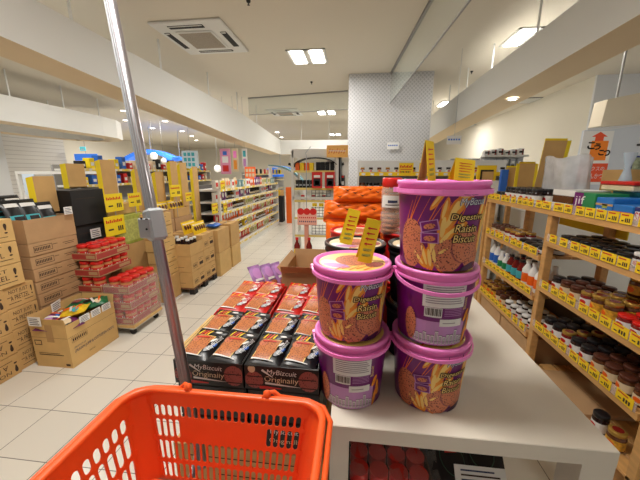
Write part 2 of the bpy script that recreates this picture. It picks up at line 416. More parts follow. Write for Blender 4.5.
# ceiling lights
def panel_light(x, y, label, k=1.0):
    t = thing('ceiling_light', (x, y, ZC)); tag(t, label, 'ceiling light', 'recessed twin-tube ceiling lights')
    f = MB(); w = .3
    for (a, b, c, d) in ((-w, w, -w, -w + .03), (-w, w, w - .03, w), (-w, -w + .03, -w, w), (w - .03, w, -w, w)): f.box(a, b, c, d, -.012, 0, M_steel)
    f.box(-w, w, -w, w, -.004, -.001, M_steel); f.box(-.03, .03, -w, w, -.012, -.002, M_steel); part(f, 'frame', t)
    for sx in (-1, 1):
        e = MB(); e.box(sx * .15 - .092, sx * .15 + .092, -.27, .27, -.016, -.005, M_light); part(e, 'tube_cover', t)
    area_lamp('panel_or_fill_light', (x, y, ZC - .03), .5, .5, PANEL_W * k)
for (x, y, l) in [(-.81, 5.25, 'bright twin-tube ceiling light in front of the column, largest of its row'),
                  (-.95, 9.8, 'small twin-tube ceiling light beyond the glass screen left of the column'),
                  (-1.05, 15.2, 'tiny farthest twin-tube ceiling light near the back bulkhead'),
                  (2.33, 4.9, 'twin-tube ceiling light half hidden above the right bulkhead'),
                  (2.45, 9.0, 'small ceiling light beside the right edge of the lattice column'),
                  (-.8, .9, 'twin-tube ceiling light overhead above the basket'), (2.3, .4, 'twin-tube ceiling light overhead right above the wooden rack'),
                  (-4.4, 3.0, 'added twin-tube light above the left carton stacks'), (-4.4, 8.2, 'added twin-tube light above the long aisle shelves')]:  # the two left fixtures are added to house lamps for that side
    panel_light(x, y, l, .45 if x > 2 else 1.0)
dl = MB(); dl.lathe([(.125, 0), (.12, -.012), (.10, -.014)], M_steel, 16, cap=False); dlt = thing('downlight', (0, 0, ZC)); tag(dlt, '', 'ceiling light')
part(dl, 'rim', dlt); dd = MB(); dd.lathe([(.10, -.010), (.0001, -.010)], M_lightd, 16, cap=False); part(dd, 'bulb', dlt)
for i, (x, y) in enumerate([(-6.09, 8.83), (-6.84, 10.67), (-5.99, 9.98), (-7.70, 13.2), (-5.71, 11.48), (-6.70, 14.0), (-6.08, 14.84), (-8.07, 10.32), (-9.0, 16.8), (-7.2, 15.6), (-6.55, 17.1), (-5, 13), (-5, 16.5), (-9.9, 12), (-4.3, 18.5), (-3.6, 14), (-4.6, 9.5), (-5.2, 7.6), (-6.9, 8.8), (-5.6, 12.6), (-4.8, 11.2), (-8.4, 12.2), (-4.2, 12.6), (-3.9, 16), (-5.9, 18.8), (-8.2, 14.9)]):
    place(dlt, (x, y, ZC), 0, 'small round downlight on far left ceiling, %s nearest of the scattered dots' % nth(i), 'downlights on the far left ceiling')
for i, (x, y) in enumerate([(-7.2, 11), (-7, 16.5), (3.3, 12), (-5.0, 5.5), (-10.5, 13.5)]): area_lamp('panel_or_fill_light', (x, y, ZC - .03), .8, .8, (190, 190, 110, 25, 150)[i])  # area lamps added without fixtures to brighten the far parts of the shop
q = thing('soffit_lamp', (2.12, 4.75, 2.385)); tag(q, 'bright round lamp under the beige soffit of the right bulkhead', 'ceiling light')
a = MB(); a.lathe([(.075, 0), (.072, -.012), (.055, -.012)], M_steel, 20, cap=False); part(a, 'rim', q)
a = MB(); a.lathe([(.056, -.008), (.0001, -.008)], M_light, 20, cap=False); part(a, 'bulb', q)

# cassette air conditioners
def cassette(x, y, s, label):
    t = thing('air_conditioner', (x, y, ZC)); tag(t, label, 'air conditioner')
    f = MB(); f.cbox(-.47 * s, .47 * s, -.5 * s, .5 * s, -.03, 0, M_fascia, .012); part(f, 'panel', t)
    g = MB(); g.cbox(-.25 * s, .25 * s, -.27 * s, .27 * s, -.045, -.03, M_fascia, .01)
    g.box(-.22 * s, .22 * s, -.24 * s, .24 * s, -.048, -.045, mat('grille_grey', (160, 150, 136), .8, noise=.2, nscale=80)); part(g, 'intake_grille', t)
    for (a0, a1, b0, b1) in ((-.26, .2, -.42, -.34), (-.26, .26, .36, .42), (-.41, -.34, -.25, .25), (.33, .41, -.2, .26)):
        v = MB(); v.box(a0 * s, a1 * s, b0 * s, b1 * s, -.034, -.0302, M_blackm)
        v.box(a0 * s + .012, a1 * s - .012, b0 * s + .006, b0 * s + (.018 if b1 - b0 < .2 else .03) * s, -.040, -.034, M_fascia); part(v, 'air_slot', t)
cassette(-2.13, 4.4, 1.0, 'square cassette air conditioner in the ceiling at upper left')
cassette(-2.2, 9.6, 1.0, 'distant cassette air conditioner beyond the glass screen')
for (x, y, l) in [(4.2, 8.8, 'grey ceiling vent beside the right cream wall'), (4.3, 13.0, 'far smaller ceiling vent beside the right cream wall')]:
    v = MB(); v.box(-.3, .3, -.3, .3, -.02, 0, M_greysh)
    for k in range(6): v.box(-.27, .27, -.26 + k * .09, -.21 + k * .09, -.026, -.02, M_fascia)
    tag(v.build('ceiling_vent', loc=(x, y, ZC)), l, 'vent')
for (x, y, z_, l) in [(-1.2, 3.6, ZC, 'small dark sprinkler in the ceiling between air conditioner and light'), (-.95, 6.6, ZC, 'small dark sprinkler in front of the glass screen'),
                      (2.05, 6.3, ZC, 'small dark sprinkler beside the right bulkhead')]:
    v = MB(); v.lathe([(.025, 0), (.02, -.02), (.006, -.02), (.006, -.04), (.016, -.045)], M_blackm, 12); tag(v.build('sprinkler', loc=(x, y, z_)), l, 'sprinkler')

# ================================================================== TABLE AND PAILS
TZ = .69
t = thing('display_table', (0, 0, 0)); tag(t, 'long white laminate table under the stacked biscuit pails', 'table')
a = MB(); a.cbox(-.056, .688, .712, 1.98, TZ - .05, TZ, M_table, .002); part(a, 'tabletop', t)
for (x, y) in ((-.056, .715), (.608, .715), (-.056, 1.90), (.608, 1.90)):
    a = MB(); a.box(x, x + .055 if x < 0 else x + .08, y, y + .08, 0, TZ - .0502, M_table); part(a, 'leg', t)

RB, RT, HB = .097, .1115, .212
def cyl_fn(rb=RB, rt=RT, h=HB, z0=.002):
    def fn(s, t, off=0):
        r = rb + (rt - rb) * t / h + off; a = s / ((rb + rt) / 2) - PI / 2
        return (r * math.cos(a), r * math.sin(a), z0 + t)
    return fn
def pail(name, body_m, lid_m, art=True):
    t = thing(name)
    b = MB(); b.lathe([(.091, 0), (RB, .003), (RB + (RT - RB) * .5, HB / 2), (RT, HB - .004)], body_m, 48)
    f = cyl_fn()
    if art:
        # ---- front picture
        for (x0, y0, x1, y1, w) in [(-.105, .10, -.06, .20, .0035), (-.098, .12, -.07, .205, .0025), (-.06, .09, -.01, .205, .003), (-.05, .105, .006, .206, .002), (-.085, .095, -.045, .18, .002),
                                    (-.035, .06, .0, .17, .003), (.02, .12, .052, .207, .003), (.07, .13, .095, .205, .003), (-.12, .08, -.09, .17, .003)]:
            b.line(f, x0, y0, x1, y1, w, M_streak)
        for (x, y, rx, ry, ro) in [(-.052, .035, .034, .008, 1.9), (-.038, .03, .03, .009, 1.75), (-.03, .065, .03, .008, 1.3), (-.02, .02, .026, .008, 2.2), (-.004, .085, .026, .010, .9),
                                   (.002, .125, .030, .011, 1.1), (.022, .165, .032, .012, 1.0), (.018, .105, .030, .010, .6), (-.012, .15, .03, .007, 1.4), (.03, .19, .02, .009, .8), (.098, .11, .05, .009, 1.5),
                                   (.088, .16, .035, .009, 1.3), (-.005, .05, .02, .008, .5), (-.012, .108, .034, .012, 1.5), (.008, .145, .036, .013, 1.25), (-.068, .028, .03, .008, 2.3), (.035, .182, .026, .011, .7), (-.03, .045, .034, .010, 1.9), (.103, .07, .05, .010, 1.6), (.112, .13, .05, .010, 1.4), (-.028, .175, .03, .006, 1.0)]:
            b.disc(f, x, y, rx * 1.05, ry * 1.15, M_streak, .0008, ro); b.disc(f, x, y, rx, ry, M_wheat, .0012, ro); b.disc(f, x - .001, y + .002, rx * .75, ry * .5, M_wheat2, .0015, ro)
        b.disc(f, -.092, .062, .036, .064, M_bisc, .0016, 0, clip=(-.16, .16, .001, .2)); b.disc(f, .006, .040, .042, .042, M_bisc, .0016, 0, clip=(-.16, .16, .001, .2))
        b.disc(f, .050, .066, .040, .046, M_bisc2, .0019, -.3); b.disc(f, .052, .067, .038, .044, M_bisc, .0021, -.3); b.disc(f, .078, .03, .03, .028, M_bisc, .0016, clip=(-.16, .16, .001, .2))
        b.disc(f, .068, .008, .03, .010, M_purpled, .0024, .3, clip=(-.16, .16, .001, .2))
        for (x, y, r) in [(-.042, .112, .25), (-.040, .082, .05)]:
            def g(s_, t_, o=0, x=x, y=y, r=r): return f(x + s_ * math.cos(r) - t_ * math.sin(r), y + s_ * math.sin(r) + t_ * math.cos(r), o)
            b.rect(g, -.024, .020, -.013, .013, M_lilac, .0026, 4, 2); b.rect(g, -.021, .017, -.011, .011, M_purple, .0029, 4, 2)
            b.disc(g, -.002, -.001, .014, .007, M_bisc, .0032)
        for (tx, x, y, w) in [('Digestive', .002, .124, .088), ('Raisin', .014, .099, .058), ('Biscuit', .012, .074, .062)]:
            for (dx, dy) in ((-.0026, 0), (.0026, 0), (0, -.0024), (0, .0024), (.002, -.002), (-.002, .002), (.002, .002), (-.002, -.002), (-.0012, 0), (.0012, 0)):
                b.text(f, tx, x + dx, y + dy, w, .018, M_ink, .0026, 0, .15)
            b.text(f, tx, x, y, w, .018, M_gold, .0031, 0, .15)
        for (dx, dy) in ((-.0012, 0), (.0012, 0), (0, -.0012), (0, .0012)): b.text(f, 'MyBizcuit', .018 + dx, .157 + dy, .070, .021, M_navy, .0024, .03, .2)
        b.text(f, 'MyBizcuit', .018, .157, .070, .021, M_white, .0030, .03, .2)
        # ---- information side, turned away by 150 degrees
        off = (RB + RT) / 2 * math.radians(165)
        def h(s_, t_, o=0): return f(s_ + off, t_, o)
        b.rect(h, -.085, .075, .002, .075, M_lilac, .0008, 14, 2)
        b.rect(h, -.052, .060, .118, .190, M_paper, .0012, 8, 2)
        for k in range(9): b.rect(h, -.044, .054 - (k % 3) * .004, .130 + k * .0066, .1325 + k * .0066, M_greytext, .0015, 8, 1)
        b.rect(h, -.046, .0, .088, .117, M_paper, .0012, 4, 1)
        for k in range(12): b.rect(h, -.043 + k * .0034, -.0415 + k * .0034 + (k % 3) * .0006, .093, .115, M_ink, .0015)
        for k in range(5): b.rect(h, .006, .056, .094 + k * .005, .0955 + k * .005, M_lilac, .0012, 4, 1)
        b.rect(h, -.004, .060, .062, .084, M_paper, .0014, 5, 1); b.rect(h, .004, .04, .071, .0735, M_greytext, .0017, 4, 1)
        for k, hh in enumerate([.020, .028, .026, .034, .026, .026, .040, .028, .024, .03, .03, .044, .026, .022]):
            x = -.078 + k * .0108; b.rect(h, x, x + .0085, .006, .006 + hh, M_paper, .0016); b.rect(h, x + .0015, x + .003, .008, .003 + hh, M_sketch, .0019); b.rect(h, x + .0050, x + .0065, .008, .003 + hh, M_sketch, .0019)
            b.rect(h, x - .001, x + .0095, .006 + hh, .008 + hh, M_sketch, .0019); b.rect(h, x, x + .0085, .014, .0155, M_sketch, .0019)
        b.disc(h, -.085, .055, .018, .05, M_bisc, .002, 0, clip=(-.2, .2, .001, .2))
        for (x, y, rx, ro) in [(.082, .03, .03, 1.4), (.092, .06, .03, 1.7), (.076, .09, .02, 1.2)]: b.disc(h, x, y, rx, .007, M_wheat, .0022, ro)
        b.text(h, 'Biscuit', .070, .11, .035, .010, M_gold, .002, PI / 2)
    part(b, 'tub', t)
    l = MB(); R = .117
    l.lathe([(RT + .001, HB - .027), (R - .004, HB - .027), (R - .003, HB - .004), (R, HB - .003), (R, HB + .004), (R - .002, HB + .007), (R - .008, HB + .007), (R - .011, HB + .001), (.0001, HB + .001)], lid_m, 48, cap=False)
    l.lathe([(R - .004, HB - .027), (R - .001, HB - .021), (R - .003, HB - .016)], lid_m, 48, cap=False)
    def top(s_, t_, o=0): return (s_, t_, HB + .001 + o)
    l.disc(top, 0, 0, .099, .099, M_cream if not art else M_wheat2, .0006, n=32)
    l.disc(top, .005, .012, .055, .055, M_bisc, .0012, n=24); l.disc(top, -.06, -.03, .03, .05, M_paper, .0010, .5)
    l.disc(top, -.045, -.045, .042, .018, M_lilac, .0014, -.4); l.disc(top, .065, -.03, .030, .022, M_bisc2, .0016, .7)
    for k in range(5): l.line(top, -.05 + k * .02, -.085 + (k % 2) * .01, -.02 + k * .02, -.05, .006, M_streak, .0018)
    def rim(s_, t_, o=0): a_ = s_ / R - PI / 2; return ((R - .0015 + o) * math.cos(a_), (R - .0015 + o) * math.sin(a_), HB - .027 + t_)
    pts = [rim(.02 + .006 * 0, .014, .001), rim(.020, .007, .001), rim(.026, .004, .001), rim(.040, .003, .001), rim(.043, .005, .001), rim(.047, .003, .001), rim(.062, .004, .001), rim(.068, .007, .001), rim(.068, .014, .001)]
    l.tube(pts, .0007, M_purpled if art else M_dark, 5)
    part(l, 'lid', t)
    return t
def add_handle(t, m, drop, a0=200, lab=None):
    h = MB(); pts = []
    for k in range(25):
        a = math.radians(a0 + 180 * k / 24 - 20); s_ = math.sin(PI * k / 24)
        pts.append(((.1165 + .006 * s_) * math.cos(a), (.1165 + .006 * s_) * math.sin(a), HB - .018 - drop * s_))
    vs = []; fs = []
    for i, p in enumerate(pts):
        r = math.hypot(p[0], p[1]); ux, uy = p[0] / r, p[1] / r
        vs += [(p[0], p[1], p[2] - .005), (p[0] + ux * .004, p[1] + uy * .004, p[2] - .005), (p[0] + ux * .004, p[1] + uy * .004, p[2] + .005), (p[0], p[1], p[2] + .005)]
    for i in range(24):
        for k in range(4): fs.append((4 * i + k, 4 * i + (k + 1) % 4, 4 * i + 4 + (k + 1) % 4, 4 * i + 4 + k))
    fs += [(0, 1, 2, 3), (96, 97, 98, 99)]
    h.add(vs, fs, m)
    for q in (pts[0], pts[-1]): h.lathe([(.012, -.006), (.012, .006)], m, 12, at=(q[0] * .985, q[1] * .985, q[2]))
    part(h, 'handle', t)
pailp = pail('biscuit_pail', M_purple, M_pink); tag(pailp, '', 'pail', 'purple biscuit pails with pink lids')
pinkh = pailp
def put_pail(x, y, z, rz, label, drop):
    o = dup(pailp, (x, y, z), rz, label); add_handle(o, M_pink, drop, 200 - math.degrees(rz)); return o
B_ = math.radians(-165)
put_pail(-.001, .872, TZ, B_, 'purple biscuit pail with pink lid at bottom of left stack, text panel facing out', .004)
put_pail(-.006, .876, TZ + .221, .05, 'purple biscuit pail with pink lid on top of the left stack', .004)
put_pail(.243, .886, TZ, .05, 'purple biscuit pail at bottom of the right stack, biscuit picture facing out', .004)
put_pail(.240, .884, TZ + .221, B_, 'purple biscuit pail in middle of right stack with pink handle hanging in front', .030)
put_pail(.238, .880, TZ + .442, -.04, 'purple biscuit pail topmost of the tall right stack', -.001).scale = (1.04, 1.04, 1.07)
for ch in KIDS[pailp.name]: bpy.data.objects.remove(ch)
KIDS.pop(pailp.name); bpy.data.objects.remove(pailp)
bp = pail('biscuit_pail', M_blackm, M_blacklid, False); tag(bp, '', 'pail', 'black biscuit pails behind the purple ones')
rp = pail('biscuit_pail', M_red, M_redlid, False); tag(rp, '', 'pail', 'red biscuit pails behind the black ones')
for (px, nm) in ((.003, 'left'), (.243, 'right')):
    for k in range(2):
        w = 'lower' if k == 0 else 'upper'
        place(bp, (px, 1.125, TZ + k * .221), .3, '%s black biscuit pail behind the %s purple stack' % (w, nm))
        place(rp, (px, 1.372, TZ + k * .221), .3, '%s red biscuit pail behind the %s black pails' % (w, nm))

# folded price cards
def tent(name, loc, w, h, spread, rot, label, cat='price card', back=M_yellow2):
    t = MB(); a = spread
    for sgn in (-1, 1):
        y0 = sgn * a; vs = [(-w / 2, y0, 0), (w / 2, y0, 0), (w / 2, 0, h), (-w / 2, 0, h)]
        vs2 = [(v[0], v[1] + sgn * .0012, v[2]) for v in vs]
        t.add(vs, [(0, 1, 2, 3)], back); t.add(vs2, [(0, 1, 2, 3)], M_yellow2)
        t.add(vs + vs2, [(0, 1, 5, 4), (1, 2, 6, 5), (2, 3, 7, 6), (3, 0, 4, 7)], M_yellow2)
        def fn(s_, q, o=0, sgn=sgn, y0=y0): return (sgn * -(s_ - w / 2), y0 * (1 - q / h) + sgn * (.0014 + o), q)
        for k in range(4): t.line(fn, w * .2, h * (.78 - k * .12), w * (.85 - .08 * (k % 2)), h * (.80 - k * .12), h * .035, M_red, .0004, 5, .7); t.line(fn, w * .3, h * (.81 - k * .12), w * .36, h * (.74 - k * .12), h * .03, M_red, .0005)
        for k in range(2): t.line(fn, w * .2, h * (.28 - k * .12), w * .8, h * (.31 - k * .12), h * .06, M_greeny, .0004, 4, .8); t.line(fn, w * .3, h * (.27 - k * .12), w * .7, h * (.27 - k * .12), h * .012, M_ink, .0006)
    return tag(t.build(name, loc=loc, rot=rot), label, cat)
tent('price_card', (.028, .880, TZ + .4375), .042, .128, .022, (.0, math.radians(13), .1), 'tall yellow folded price card leaning on the left purple pail lid')
tent('price_card', (-.035, 1.11, TZ + .4375), .045, .13, .022, (0, math.radians(15), .1), 'tall yellow folded price card on the black pail lid')
tent('price_card', (.192, .865, TZ + .6735), .06, .105, .014, (0, 0, math.radians(58)), 'yellow folded price card seen edge-on atop the tallest pail stack', back=M_card3)
tent('price_card', (.292, .90, TZ + .6735), .058, .060, .016, (0, math.radians(8), math.radians(12)), 'short yellow folded price card on right of the tallest pail stack')

b = MB(); b.cbox(-.15, .16, 1.52, 1.74, TZ + .001, .978, M_card2, .003); b.rect(lambda s_, q, o=0: (-.15 + s_, 1.52 - o, TZ + q), .02, .29, .05, .055, M_ink, .0006)
tag(b.build('cardboard_carton'), 'brown carton hidden behind the pails under the orange snack bags', 'carton')
# clear cookie jars behind the right stack
def cookie_jar(lid):
    t = thing('cookie_jar')
    a = MB(); a.lathe([(.040, 0), (.044, .006), (.044, .09), (.038, .10), (.044, .11), (.044, .185), (.036, .205), (.036, .215)], M_clear, 24); part(a, 'jar_body', t)
    b = MB()
    for k in range(9): b.lathe([(.01, 0), (.036, .003), (.038, .010), (.034, .017), (.01, .019)], M_cookie, 18, at=(random.uniform(-.002, .002), random.uniform(-.002, .002), .004 + k * .021))
    part(b, 'cookies', t)
    c = MB(); c.lathe([(.040, .200), (.042, .203), (.042, .232), (.038, .238), (.0001, .238)], lid, 24, cap=False); part(c, 'lid', t)
    d = MB(); f = lambda s_, q, o=0: ((.0445 + o) * math.cos(s_ / .0445 - PI / 2), (.0445 + o) * math.sin(s_ / .0445 - PI / 2), q)
    d.rect(f, -.05, .05, .115, .165, M_paper, .0005, 10, 1); d.line(f, -.02, .14, .02, .14, .012, M_inkb, .001, 5, .8); d.line(f, -.03, .126, .03, .126, .004, M_ink, .001, 5, 1); part(d, 'label', t)
    return t
c1 = cookie_jar(M_redlid); tag(c1, 'clear jar of brown cookies with red lid behind the tall pail stack', 'jar'); c1.location = (.155, 1.33, TZ + .4375)
c2 = cookie_jar(M_blacklid); tag(c2, 'clear jar of cookies with black lid touching the tall pail stack', 'jar'); c2.location = (.215, 1.155, TZ + .4375); c2.rotation_euler = (0, 0, -.5)

# orange halloween snack bags
def pillow_fn(w, h, th, pw=2.6):
    def z(s_, q): return th * max(0, 1 - abs(2 * s_ / w) ** pw) ** .55 * max(0, 1 - abs(2 * q / h) ** pw) ** .55
    return z
def pillow(mb, w, h, th, m, n=12, wr=.0, seed=1, pw=2.6):
    z = pillow_fn(w, h, th, pw); rnd = random.Random(seed); ph = rnd.uniform(0, 6)
    for sg in (1, -1):
        vs = []; fs = []
        for j in range(n + 1):
            for i in range(n + 1):
                x = -w / 2 + w * i / n; y = -h / 2 + h * j / n
                vs.append((x, y, sg * z(x, y) * (1 + wr * math.sin(i * 1.9 + ph) * math.sin(j * 1.3 + ph))))
        for j in range(n):
            for i in range(n):
                q = j * (n + 1) + i; fs.append((q, q + 1, q + n + 2, q + n + 1) if sg > 0 else (q, q + n + 1, q + n + 2, q + 1))
        mb.add(vs, fs, m, True)
    e = .012
    for (x0, x1, y0, y1) in ((-w / 2, w / 2, -h / 2 - e, -h / 2 + .001), (-w / 2, w / 2, h / 2 - .001, h / 2 + e)): mb.box(x0, x1, y0, y1, -.0012, .0012, m)
    return lambda s_, q, o=0: (s_, q, z(s_, q) * (1 + wr) + .0006 + o)
def bat(mb, fn, x, y, k, m):
    mb.disc(fn, x, y, .25 * k, .35 * k, m, .002, rings=2, n=8); mb.line(fn, x, y, x - k, y + .5 * k, .4 * k, m, .002, 3); mb.line(fn, x, y, x + k, y + .5 * k, .4 * k, m, .002, 3)
M_orbag = mat('orange_foil', (246, 112, 14), .35)
for i, (loc, w, h, th, rot, lb) in enumerate([
        ((.030, 1.66, 1.262), .30, .085, .07, (1.25, 0, .05), 'orange snack bag with black bats lying topmost on the orange pile'),
        ((.005, 1.67, 1.172), .36, .10, .08, (1.25, .03, -.05), 'orange snack bag with black bats lying second from top of the pile'),
        ((-.085, 1.60, 1.055), .14, .15, .04, (1.35, 0, .15), 'orange snack bag standing at left foot of the orange pile'),
        ((.085, 1.62, 1.055), .15, .15, .04, (1.35, 0, -.1), 'orange snack bag standing at right foot of the orange pile')]):
    a = MB(); f = pillow(a, w, h, th, M_orbag, 14, .14, i, 7)
    for k in range(7): bat(a, f, (-.38 + .13 * k) * w, (-.28 + .56 * ((k * 37 % 10) / 10)) * h, .013, M_black)
    tag(a.build('snack_bag', loc=loc, rot=rot), lb, 'snack bag', 'orange halloween snack bags')

# ================================================================== CARTONS
def carton(label, x0, x1, y0, y1, z0, z1, m=None, prints=(), rotz=0, seam='+x', group=None, cat='carton', name='cardboard_carton', tape=True):
    m = m or M_card; cx, cy = (x0 + x1) / 2, (y0 + y1) / 2; dx, dy, dz = x1 - x0, y1 - y0, z1 - z0
    b = MB(); X0, X1, Y0, Y1 = -dx / 2, dx / 2, -dy / 2, dy / 2
    b.cbox(X0, X1, Y0, Y1, 0.001, dz - .001, m, .003)
    ft, w, h = face('top', X0, X1, Y0, Y1, 0, dz - .001)
    if dx < dy:
        b.rect(ft, w / 2 - .001, w / 2 + .001, .003, h - .003, M_cardin, .0004)
        if tape: b.rect(ft, w / 2 - .025, w / 2 + .025, .003, h - .003, M_tape, .0007)
    else:
        b.rect(ft, .003, w - .003, h / 2 - .001, h / 2 + .001, M_cardin, .0004)
        if tape: b.rect(ft, .003, w - .003, h / 2 - .025, h / 2 + .025, M_tape, .0007)
    for p in prints:
        kind = p[0]; fn, w, h = face(p[1], X0, X1, Y0, Y1, 0.001, dz - .001)
        if kind == 'T': b.text(fn, p[2], p[3] * w, p[4] * h, p[5] * w, p[6] * h, p[7] if len(p) > 7 else M_ink, .0008)
        if kind == 'TI':      # upside down
            g = lambda s_, q, o=0, fn=fn, w=w, h=h: fn(w - s_, h - q, o); b.text(g, p[2], p[3] * w, p[4] * h, p[5] * w, p[6] * h, M_ink, .0008)
        if kind == 'R': b.rect(fn, p[2] * w, p[3] * w, p[4] * h, p[5] * h, p[6], .0006)
        if kind == 'F':
            a0, a1, c0, c1 = p[2] * w, p[3] * w, p[4] * h, p[5] * h; k = .0034
            for (q0, q1, r0, r1) in ((a0, a1, c0, c0 + k), (a0, a1, c1 - k, c1), (a0, a0 + k, c0, c1), (a1 - k, a1, c0, c1)): b.rect(fn, q0, q1, r0, r1, M_ink, .0008)
            for k2 in range(int((a1 - a0) / .012) - 1): b.rect(fn, a0 + .007 + k2 * .012, a0 + .014 + k2 * .012, c0 + (c1 - c0) * .25, c0 + (c1 - c0) * .75, M_ink, .0008)
        if kind == 'L': b.rect(fn, p[2] * w, p[3] * w, p[4] * h, p[4] * h + .004, M_ink, .0008)
    o = b.build(name, loc=(cx, cy, z0), rotz=rotz); tag(o, label, cat, group); return o
def open_box(label, x0, x1, y0, y1, z0, z1, m, flaps=(), rotz=0, cat='carton', name='open_carton', wall=.004, parent=None, decor=None):
    """flaps: (side, length, angle from upright outwards in degrees)"""
    cx, cy = (x0 + x1) / 2, (y0 + y1) / 2; dx, dy, dz = (x1 - x0) / 2, (y1 - y0) / 2, z1 - z0
    t = thing(name, (cx, cy, z0), rotz); tag(t, label, cat)
    b = MB()
    b.box(-dx, dx, -dy, dy, 0.0005, wall, m); b.box(-dx, dx, -dy, -dy + wall, wall, dz, m); b.box(-dx, dx, dy - wall, dy, wall, dz, m)
    b.box(-dx, -dx + wall, -dy + wall, dy - wall, wall, dz, m); b.box(dx - wall, dx, -dy + wall, dy - wall, wall, dz, m)
    if decor: decor(b, -dx, dx, -dy, dy, dz)
    part(b, 'box', t)
    for (sd, L, ang) in flaps:
        f = MB(); c, s_ = math.cos(math.radians(ang)), math.sin(math.radians(ang))
        if sd in ('+x', '-x'):
            k = 1 if sd == '+x' else -1; e = (k * (dx + L * s_), dz + L * c)
            poly = [(k * dx, dz), (k * (dx - wall), dz), (e[0] - k * wall * c, e[1] + wall * s_ * 0), (e[0], e[1])]
            vs = [(p[0], -dy, p[1]) for p in poly] + [(p[0], dy, p[1]) for p in poly]
        else:
            k = 1 if sd == '+y' else -1; e = (k * (dy + L * s_), dz + L * c)
            poly = [(k * dy, dz), (k * (dy - wall), dz), (e[0] - k * wall * c, e[1]), (e[0], e[1])]
            if abs(c) < .4: poly[2] = (e[0], e[1] + wall)
            vs = [(-dx, p[0], p[1]) for p in poly] + [(dx, p[0], p[1]) for p in poly]
        f.add(vs, [(0, 1, 2, 3), (7, 6, 5, 4), (0, 1, 5, 4), (1, 2, 6, 5), (2, 3, 7, 6), (3, 0, 4, 7)], m); part(f, 'flap', t)
    return t

# --- cartons carrying the biscuit displays
for iy, (ya, yb) in enumerate(((.80, 1.13), (1.14, 1.53), (1.54, 1.99))):
    for iz in range(2 if iy == 0 else 3):
        carton('brown carton under biscuit packs, %s layer from floor, %s row from basket' % (nth(iz), nth(iy)), -.61, -.085, ya, yb, iz * .2365, iz * .2365 + .2355, M_card if iz % 2 else M_card3,
               [('L', '-y', .3, .6, .5), ('L', '-y', .1, .9, .8)])

for i_, (xa, xb) in enumerate(((-.565, -.335), (-.328, -.095))):
    for k_ in range(2):
        carton('closed black biscuit carton, %s layer under the %s black tray' % (('lower', 'upper')[k_], ('left', 'right')[i_]), xa, xb, .80, 1.12, .4735 + k_ * .119, .5915 + k_ * .119, M_black,
               [('T', '-y', 'MyBizcuit', .3, .6, .4, .2, M_white), ('T', '-y', 'Originally', .28, .3, .46, .2, M_cream)], tape=False)
# biscuit flow packs in open trays
def pack_proto(base, accent):
    b = MB(); w, h = .108, .150; f = pillow(b, w, h, .015, base, 10, .10, 3)
    b.rect(f, -.047, .014, -.064, .032, M_gold, .0008, 8, 8, skew=.018); b.rect(f, -.044, .011, -.061, .029, M_bisc3, .0014, 8, 8, skew=.018)
    b.disc(f, -.008, -.020, .034, .034, M_bisc3, .0022, 0, 3, 18); b.disc(f, -.026, .010, .016, .018, M_bisc, .0026)
    b.line(f, -.046, -.062, .028, -.066, .006, M_paper, .0030)
    for k in range(4): b.line(f, -.034 + k * .011, .030, -.026 + k * .011, .064, .006, (M_yellow, M_red, M_orange, M_yellow)[k], .0035, 5, .8)
    b.text(f, 'MyBizcuit', .046, -.040, .080, .018, M_white, .0035, 1.40, .1); b.disc(f, .034, .010, .004, .014, M_paper, .0030, -.5)
    b.disc(f, .046, -.010, .004, .012, accent, .0030, -.3); b.disc(f, .034, -.030, .008, .020, M_greyp, .0028, -.5); b.disc(f, .030, .056, .012, .007, M_paper, .0034, .4)
    b.line(f, -.030, .014, .016, .018, .006, M_red, .004, 4, .9)
    return b
def tray(x0, x1, y0, y1, z0, z1, m, label, front):
    return open_box(label, x0, x1, y0, y1, z0, z1, m, cat='display tray', name='display_tray', decor=front)
def black_front(b, X0, X1, Y0, Y1, dz):
    fn, w, h = face('-y', X0, X1, Y0, Y1, 0, dz)
    b.disc(fn, w * .13, h * .42, .030, .030, M_bisc2, .0010, n=20, clip=(.002, w - .002, .002, h - .002)); b.disc(fn, w * .87, h * .50, .033, .036, M_bisc2, .0010, n=20, clip=(.002, w - .002, .002, h - .002))
    b.disc(fn, w * .10, h * .88, .012, .014, M_cream, .0012, clip=(0, w, 0, h - .002))
    b.text(fn, 'MyBizcuit', w * .30, h * .64, w * .40, h * .26, M_white, .0016, -.03, .15); b.line(fn, w * .24, h * .86, w * .40, h * .55, .008, M_paper, .0013)
    b.text(fn, 'Originally', w * .27, h * .32, w * .46, h * .30, M_cream, .0016, -.02); b.line(fn, w * .28, h * .32, w * .76, h * .22, .008, M_paper, .0013)
    b.line(fn, w * .2, h * .14, w * .5, h * .12, .012, M_red, .0013)
def red_front(b, X0, X1, Y0, Y1, dz):
    fn, w, h = face('-y', X0, X1, Y0, Y1, 0, dz); b.rect(fn, .01, w - .01, h * .15, h * .45, M_cream, .0008)
    b.text(fn, 'MyBizcuit', w * .3, h * .55, w * .4, h * .2, M_white, .0012)
TT = .712
tray(-.572, -.340, .80, 1.12, TT, TT + .085, M_black, 'black display tray of biscuit packs, left one behind the basket', black_front)
tray(-.334, -.098, .80, 1.12, TT, TT + .085, M_black, 'black display tray of biscuit packs, right one beside the pails', black_front)
tray(-.600, -.355, 1.14, 1.50, TT, TT + .075, M_red, 'red display tray of biscuit packs behind the left black tray', red_front)
tray(-.340, -.100, 1.14, 1.50, TT, TT + .075, M_red, 'red display tray of biscuit packs behind the right black tray', red_front)
carton('plain brown carton sleeve sloping along left side of the black tray', -.605, -.576, .86, 1.13, TT, TT + .078, M_card3, tape=False)
pbk = tag(pack_proto(M_black, M_bluep).build('biscuit_pack'), '', 'biscuit pack', 'black biscuit packs'); prd = tag(pack_proto(M_red, M_white).build('biscuit_pack'), '', 'biscuit pack', 'red biscuit packs')
